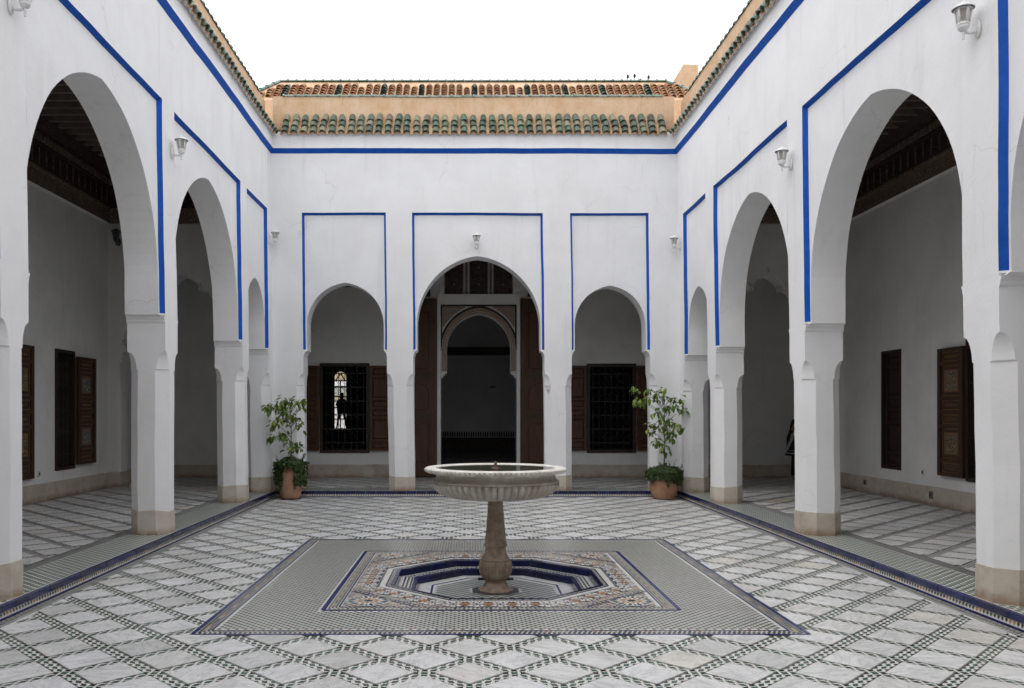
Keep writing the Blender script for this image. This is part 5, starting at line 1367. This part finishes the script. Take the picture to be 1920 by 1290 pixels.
# ------------------------------------------------------------------ small fittings
def plate_thing(name, lab, cat, P, u, z, w, h, v, m=PLASTIC, dark=True):
    t = thing(name, lab, cat, P(u, v, z))
    b = MB(); b.loft([[P(x, v, zz) for x, zz in ((u-w,z-h),(u+w,z-h),(u+w,z+h),(u-w,z+h))], [P(x, v+0.012, zz) for x, zz in ((u-w*.9,z-h*.92),(u+w*.9,z-h*.92),(u+w*.9,z+h*.92),(u-w*.9,z+h*.92))]]); part('cover', b, m, t)
    if dark: b = MB(); b.lathe([(w*0.55, 0.0), (w*0.5, 0.004)], 12); b.v = [P(u+x, v+0.0125+zz*0.3, z+y) for x, y, zz in b.v]; part('outlet', b, IRON, t)
plate_thing('wall_socket', 'white electric socket low on the left gallery wall below the window', 'socket', PGL, 14.18, 0.585, 0.045, 0.05, 0.003)
plate_thing('wall_socket', 'white electric socket on the right gallery wall between the shutters', 'socket', PGR, 13.96, 0.63, 0.045, 0.05, 0.003)
plate_thing('junction_plate', 'worn metal junction plate in the right gallery dado below the closed shutter', 'socket', PGR, 15.97, 0.30, 0.05, 0.05, 0.015, BEAMM)
plate_thing('junction_plate', 'broken junction plate in the right gallery dado nearer the camera', 'socket', PGR, 13.69, 0.28, 0.05, 0.06, 0.015, BEAMM)
sgn = thing('wall_plaque', 'small grey plaque on the pillar to the right of the portal', 'sign', (pxX(1028.5), YB-0.01, 2.08))
b = MB(); x = pxX(1030); b.box(x-0.065, x+0.065, YB+0.02, YB+0.05, 2.03, 2.115); part('plaque_plate', b, simple('grey_plaque', (0.52,0.50,0.49),(0.58,0.56,0.55),12,0.5), sgn)

# ------------------------------------------------------------------ people
def skinned(name, verts, edges, rad, mats, parent, paint=None):
    me = bpy.data.meshes.new(name); me.from_pydata(verts, edges, []); o = bpy.data.objects.new(name, me); C.objects.link(o)
    sk = o.modifiers.new('skin', 'SKIN'); sk.use_smooth_shade = True
    for i, r in enumerate(rad):
        d = me.skin_vertices[0].data[i]; d.radius = (r, r) if not isinstance(r, tuple) else r; d.use_root = (i == 0)
    o.modifiers.new('sub', 'SUBSURF').levels = 2
    dg = bpy.context.evaluated_depsgraph_get(); new = bpy.data.meshes.new_from_object(o.evaluated_get(dg))
    bpy.data.objects.remove(o, do_unlink=True)
    new.materials.clear()
    for m in mats: new.materials.append(m)
    for p in new.polygons:
        p.use_smooth = True
        if paint: p.material_index = paint(p.center)
    return link(name, new, parent)
def person(lab, X, Y, Z, S, spread, elbows, rot, skirt):
    root = thing('person', lab, 'person', (X, Y, Z))
    s2 = spread
    V = [(0,0,0.93),(0,0,1.10),(0,0,1.28),(0,0,1.42),(0,0.0,1.50),(0,-0.01,1.58),(0,-0.012,1.66),
         (0.17,0,1.40),(0.22+elbows,-0.02,1.14),(0.14+elbows*0.3,-0.22,1.20+elbows),(0.09,-0.28,1.27+elbows),
         (-0.17,0,1.40),(-0.22-elbows,-0.02,1.14),(-0.14-elbows*0.3,-0.22,1.20+elbows),(-0.09,-0.28,1.27+elbows),
         (0.10,0,0.88),(0.10+s2*0.5,-0.01,0.48),(0.10+s2,0.02,0.09),(0.10+s2,-0.12,0.03),
         (-0.10,0,0.88),(-0.10-s2*0.5,-0.01,0.48),(-0.10-s2,0.02,0.09),(-0.10-s2,-0.12,0.03)]
    E = [(0,1),(1,2),(2,3),(3,4),(4,5),(5,6),(3,7),(7,8),(8,9),(9,10),(3,11),(11,12),(12,13),(13,14),(0,15),(15,16),(16,17),(17,18),(0,19),(19,20),(20,21),(21,22)]
    rr_ = [(0.15,0.11),(0.13,0.10),(0.15,0.11),(0.10,0.08),(0.055,0.055),(0.085,0.095),(0.075,0.085),0.065,0.045,0.036,0.034,0.065,0.045,0.036,0.034,0.085,0.058,0.042,0.034,0.085,0.058,0.042,0.034]
    M = Matrix.Rotation(rot, 3, 'Z')
    VV = [tuple(M @ Vector(v)*S + Vector((X, Y, Z))) for v in V]
    def paint(c):
        h = (c.z-Z)/S; l = M.transposed() @ (Vector(c)-Vector((X, Y, Z)))
        return 1 if h > 1.47 or (l.y/S < -0.245 and h > 1.1) else 0
    body = skinned('body', VV, E, [tuple(x*S for x in r) if isinstance(r, tuple) else r*S for r in rr_], [CLOTHB, SKIN], root, paint)
    W = lambda x, y, z: tuple(M @ Vector((x, y, z))*S + Vector((X, Y, Z)))
    h = MB(); h.lathe([(0.02,1.775),(0.07,1.765),(0.098,1.72),(0.104,1.66),(0.100,1.58),(0.092,1.50),(0.07,1.46)], 20); h.v = [W(x, y*1.05+0.022, z) for x, y, z in h.v]
    part('hair', h, HAIR, root)
    f = MB()                                     # hands: palm, four fingers and a thumb
    for s_ in (1, -1):
        bx_, by_, bz_ = s_*0.085, -0.29, 1.275+elbows
        f.tube([W(bx_, by_+0.02, bz_), W(bx_*0.9, by_-0.05, bz_+0.02)], [0.034*S, 0.038*S], 8)
        for k in range(4):
            o = (k-1.5)*0.018; Lf = (0.068, 0.078, 0.074, 0.058)[k]
            f.tube([W(bx_*0.9, by_-0.05, bz_+0.02+o), W(bx_*0.6, by_-0.05-Lf*0.6, bz_+0.02+o), W(bx_*0.3, by_-0.05-Lf*0.6, bz_+0.015+o)], 0.009*S, 6)
        f.tube([W(bx_, by_, bz_+0.02), W(bx_*0.8, by_-0.03, bz_+0.065), W(bx_*0.5, by_-0.05, bz_+0.075)], 0.010*S, 6)
    part('hands', f, SKIN, root)
    fe = MB()
    for x in (-0.033, 0.033): fe.lathe([(0.002,-0.012),(0.012,0),(0.002,0.012)], 8, (0,0,0)); 
    fe.v = [W(v[0]+(-0.033 if i < 24 else 0.033), v[1]-0.098, v[2]+1.625) for i, v in enumerate(fe.v)]
    fe.tube([W(0,-0.095,1.63), W(0,-0.125,1.59), W(0,-0.10,1.58)], [0.008*S, 0.014*S, 0.008*S], 6); part('face', fe, SKIN, root)
    if skirt:
        k_ = MB(); n = 36; rings = []
        for (r, z) in ((0.15,1.05),(0.19,0.95),(0.27,0.78),(0.34,0.66),(0.37,0.60)):
            rings.append([W(r*(1+0.05*math.sin(9*2*PI*k/n))*math.cos(2*PI*k/n), r*0.8*(1+0.05*math.sin(9*2*PI*k/n))*math.sin(2*PI*k/n), z) for k in range(n)])
        k_.loft(rings, 0, True, caps=False); tn = part('tunic_skirt', k_, CLOTHB, root)
        for (r, z, r2, z2) in ((0.335,0.672,0.350,0.648), (0.300,0.73,0.306,0.72)):
            b_ = MB(); b_.loft([[W((q+0.006)*(1+0.05*math.sin(9*2*PI*k/n))*math.cos(2*PI*k/n), (q+0.006)*0.8*(1+0.05*math.sin(9*2*PI*k/n))*math.sin(2*PI*k/n), zz) for k in range(n)] for q, zz in ((r, z), (r2, z2))], 0, True, caps=False)
            part('white_trim', b_, CLOTHW, tn)
        sl_ = MB()
        for k in range(3): sl_.tube([W(-0.17,0.02,1.36), W(-0.24-0.03*k,0.0,1.12-0.05*k), W(-0.26-0.03*k,-0.02,0.92-0.06*k)], [0.03, 0.022, 0.006], 6)
        part('shawl_fringe', sl_, CLOTHB, root)
        tr_ = MB()
        for s_ in (1, -1): tr_.loft([[W(s_*0.1+r*math.cos(2*PI*k/14), r*math.sin(2*PI*k/14), z) for k in range(14)] for r, z in ((0.11,0.75),(0.12,0.45),(0.13,0.14))], 0, True)
        part('trousers', tr_, CLOTHB, root)
    else:
        jk = MB(); jk.loft([[W(a*math.cos(2*PI*k/18), b*math.sin(2*PI*k/18), z) for k in range(18)] for a, b, z in ((0.22,0.17,0.74),(0.235,0.18,0.95),(0.235,0.17,1.2),(0.25,0.15,1.36),(0.17,0.12,1.46))], 0, True); part('loose_jacket', jk, CLOTHB, root)
        b_ = MB(); 
        q = [W(*v) for v in ((-0.07,-0.36,1.28+elbows),(0.07,-0.36,1.28+elbows),(0.07,-0.30,1.28+elbows),(-0.07,-0.30,1.28+elbows))]; q2 = [W(*v) for v in ((-0.07,-0.36,1.38+elbows),(0.07,-0.36,1.38+elbows),(0.07,-0.30,1.38+elbows),(-0.07,-0.30,1.38+elbows))]
        b_.loft([q, q2]); 
        cam_o = part('reflected_camera', b_, IRON, None); tag(cam_o, 'dark camera held up by the figure standing in for the reflected viewer', 'camera')  # belongs to the figure that stands in for a reflection
    return root
person('person in black with a white trimmed tunic half hidden behind a right pillar', 7.17, 18.35, ZF, 0.93, 0.02, 0.0, -0.6, True)
person('dark figure standing in for the reflected viewer in the left back window, feet apart', -5.98, 40.5, HZ0, 0.98, 0.13, 0.05, PI*0.05, False)  # made-up figure in place of a reflection in the window pane
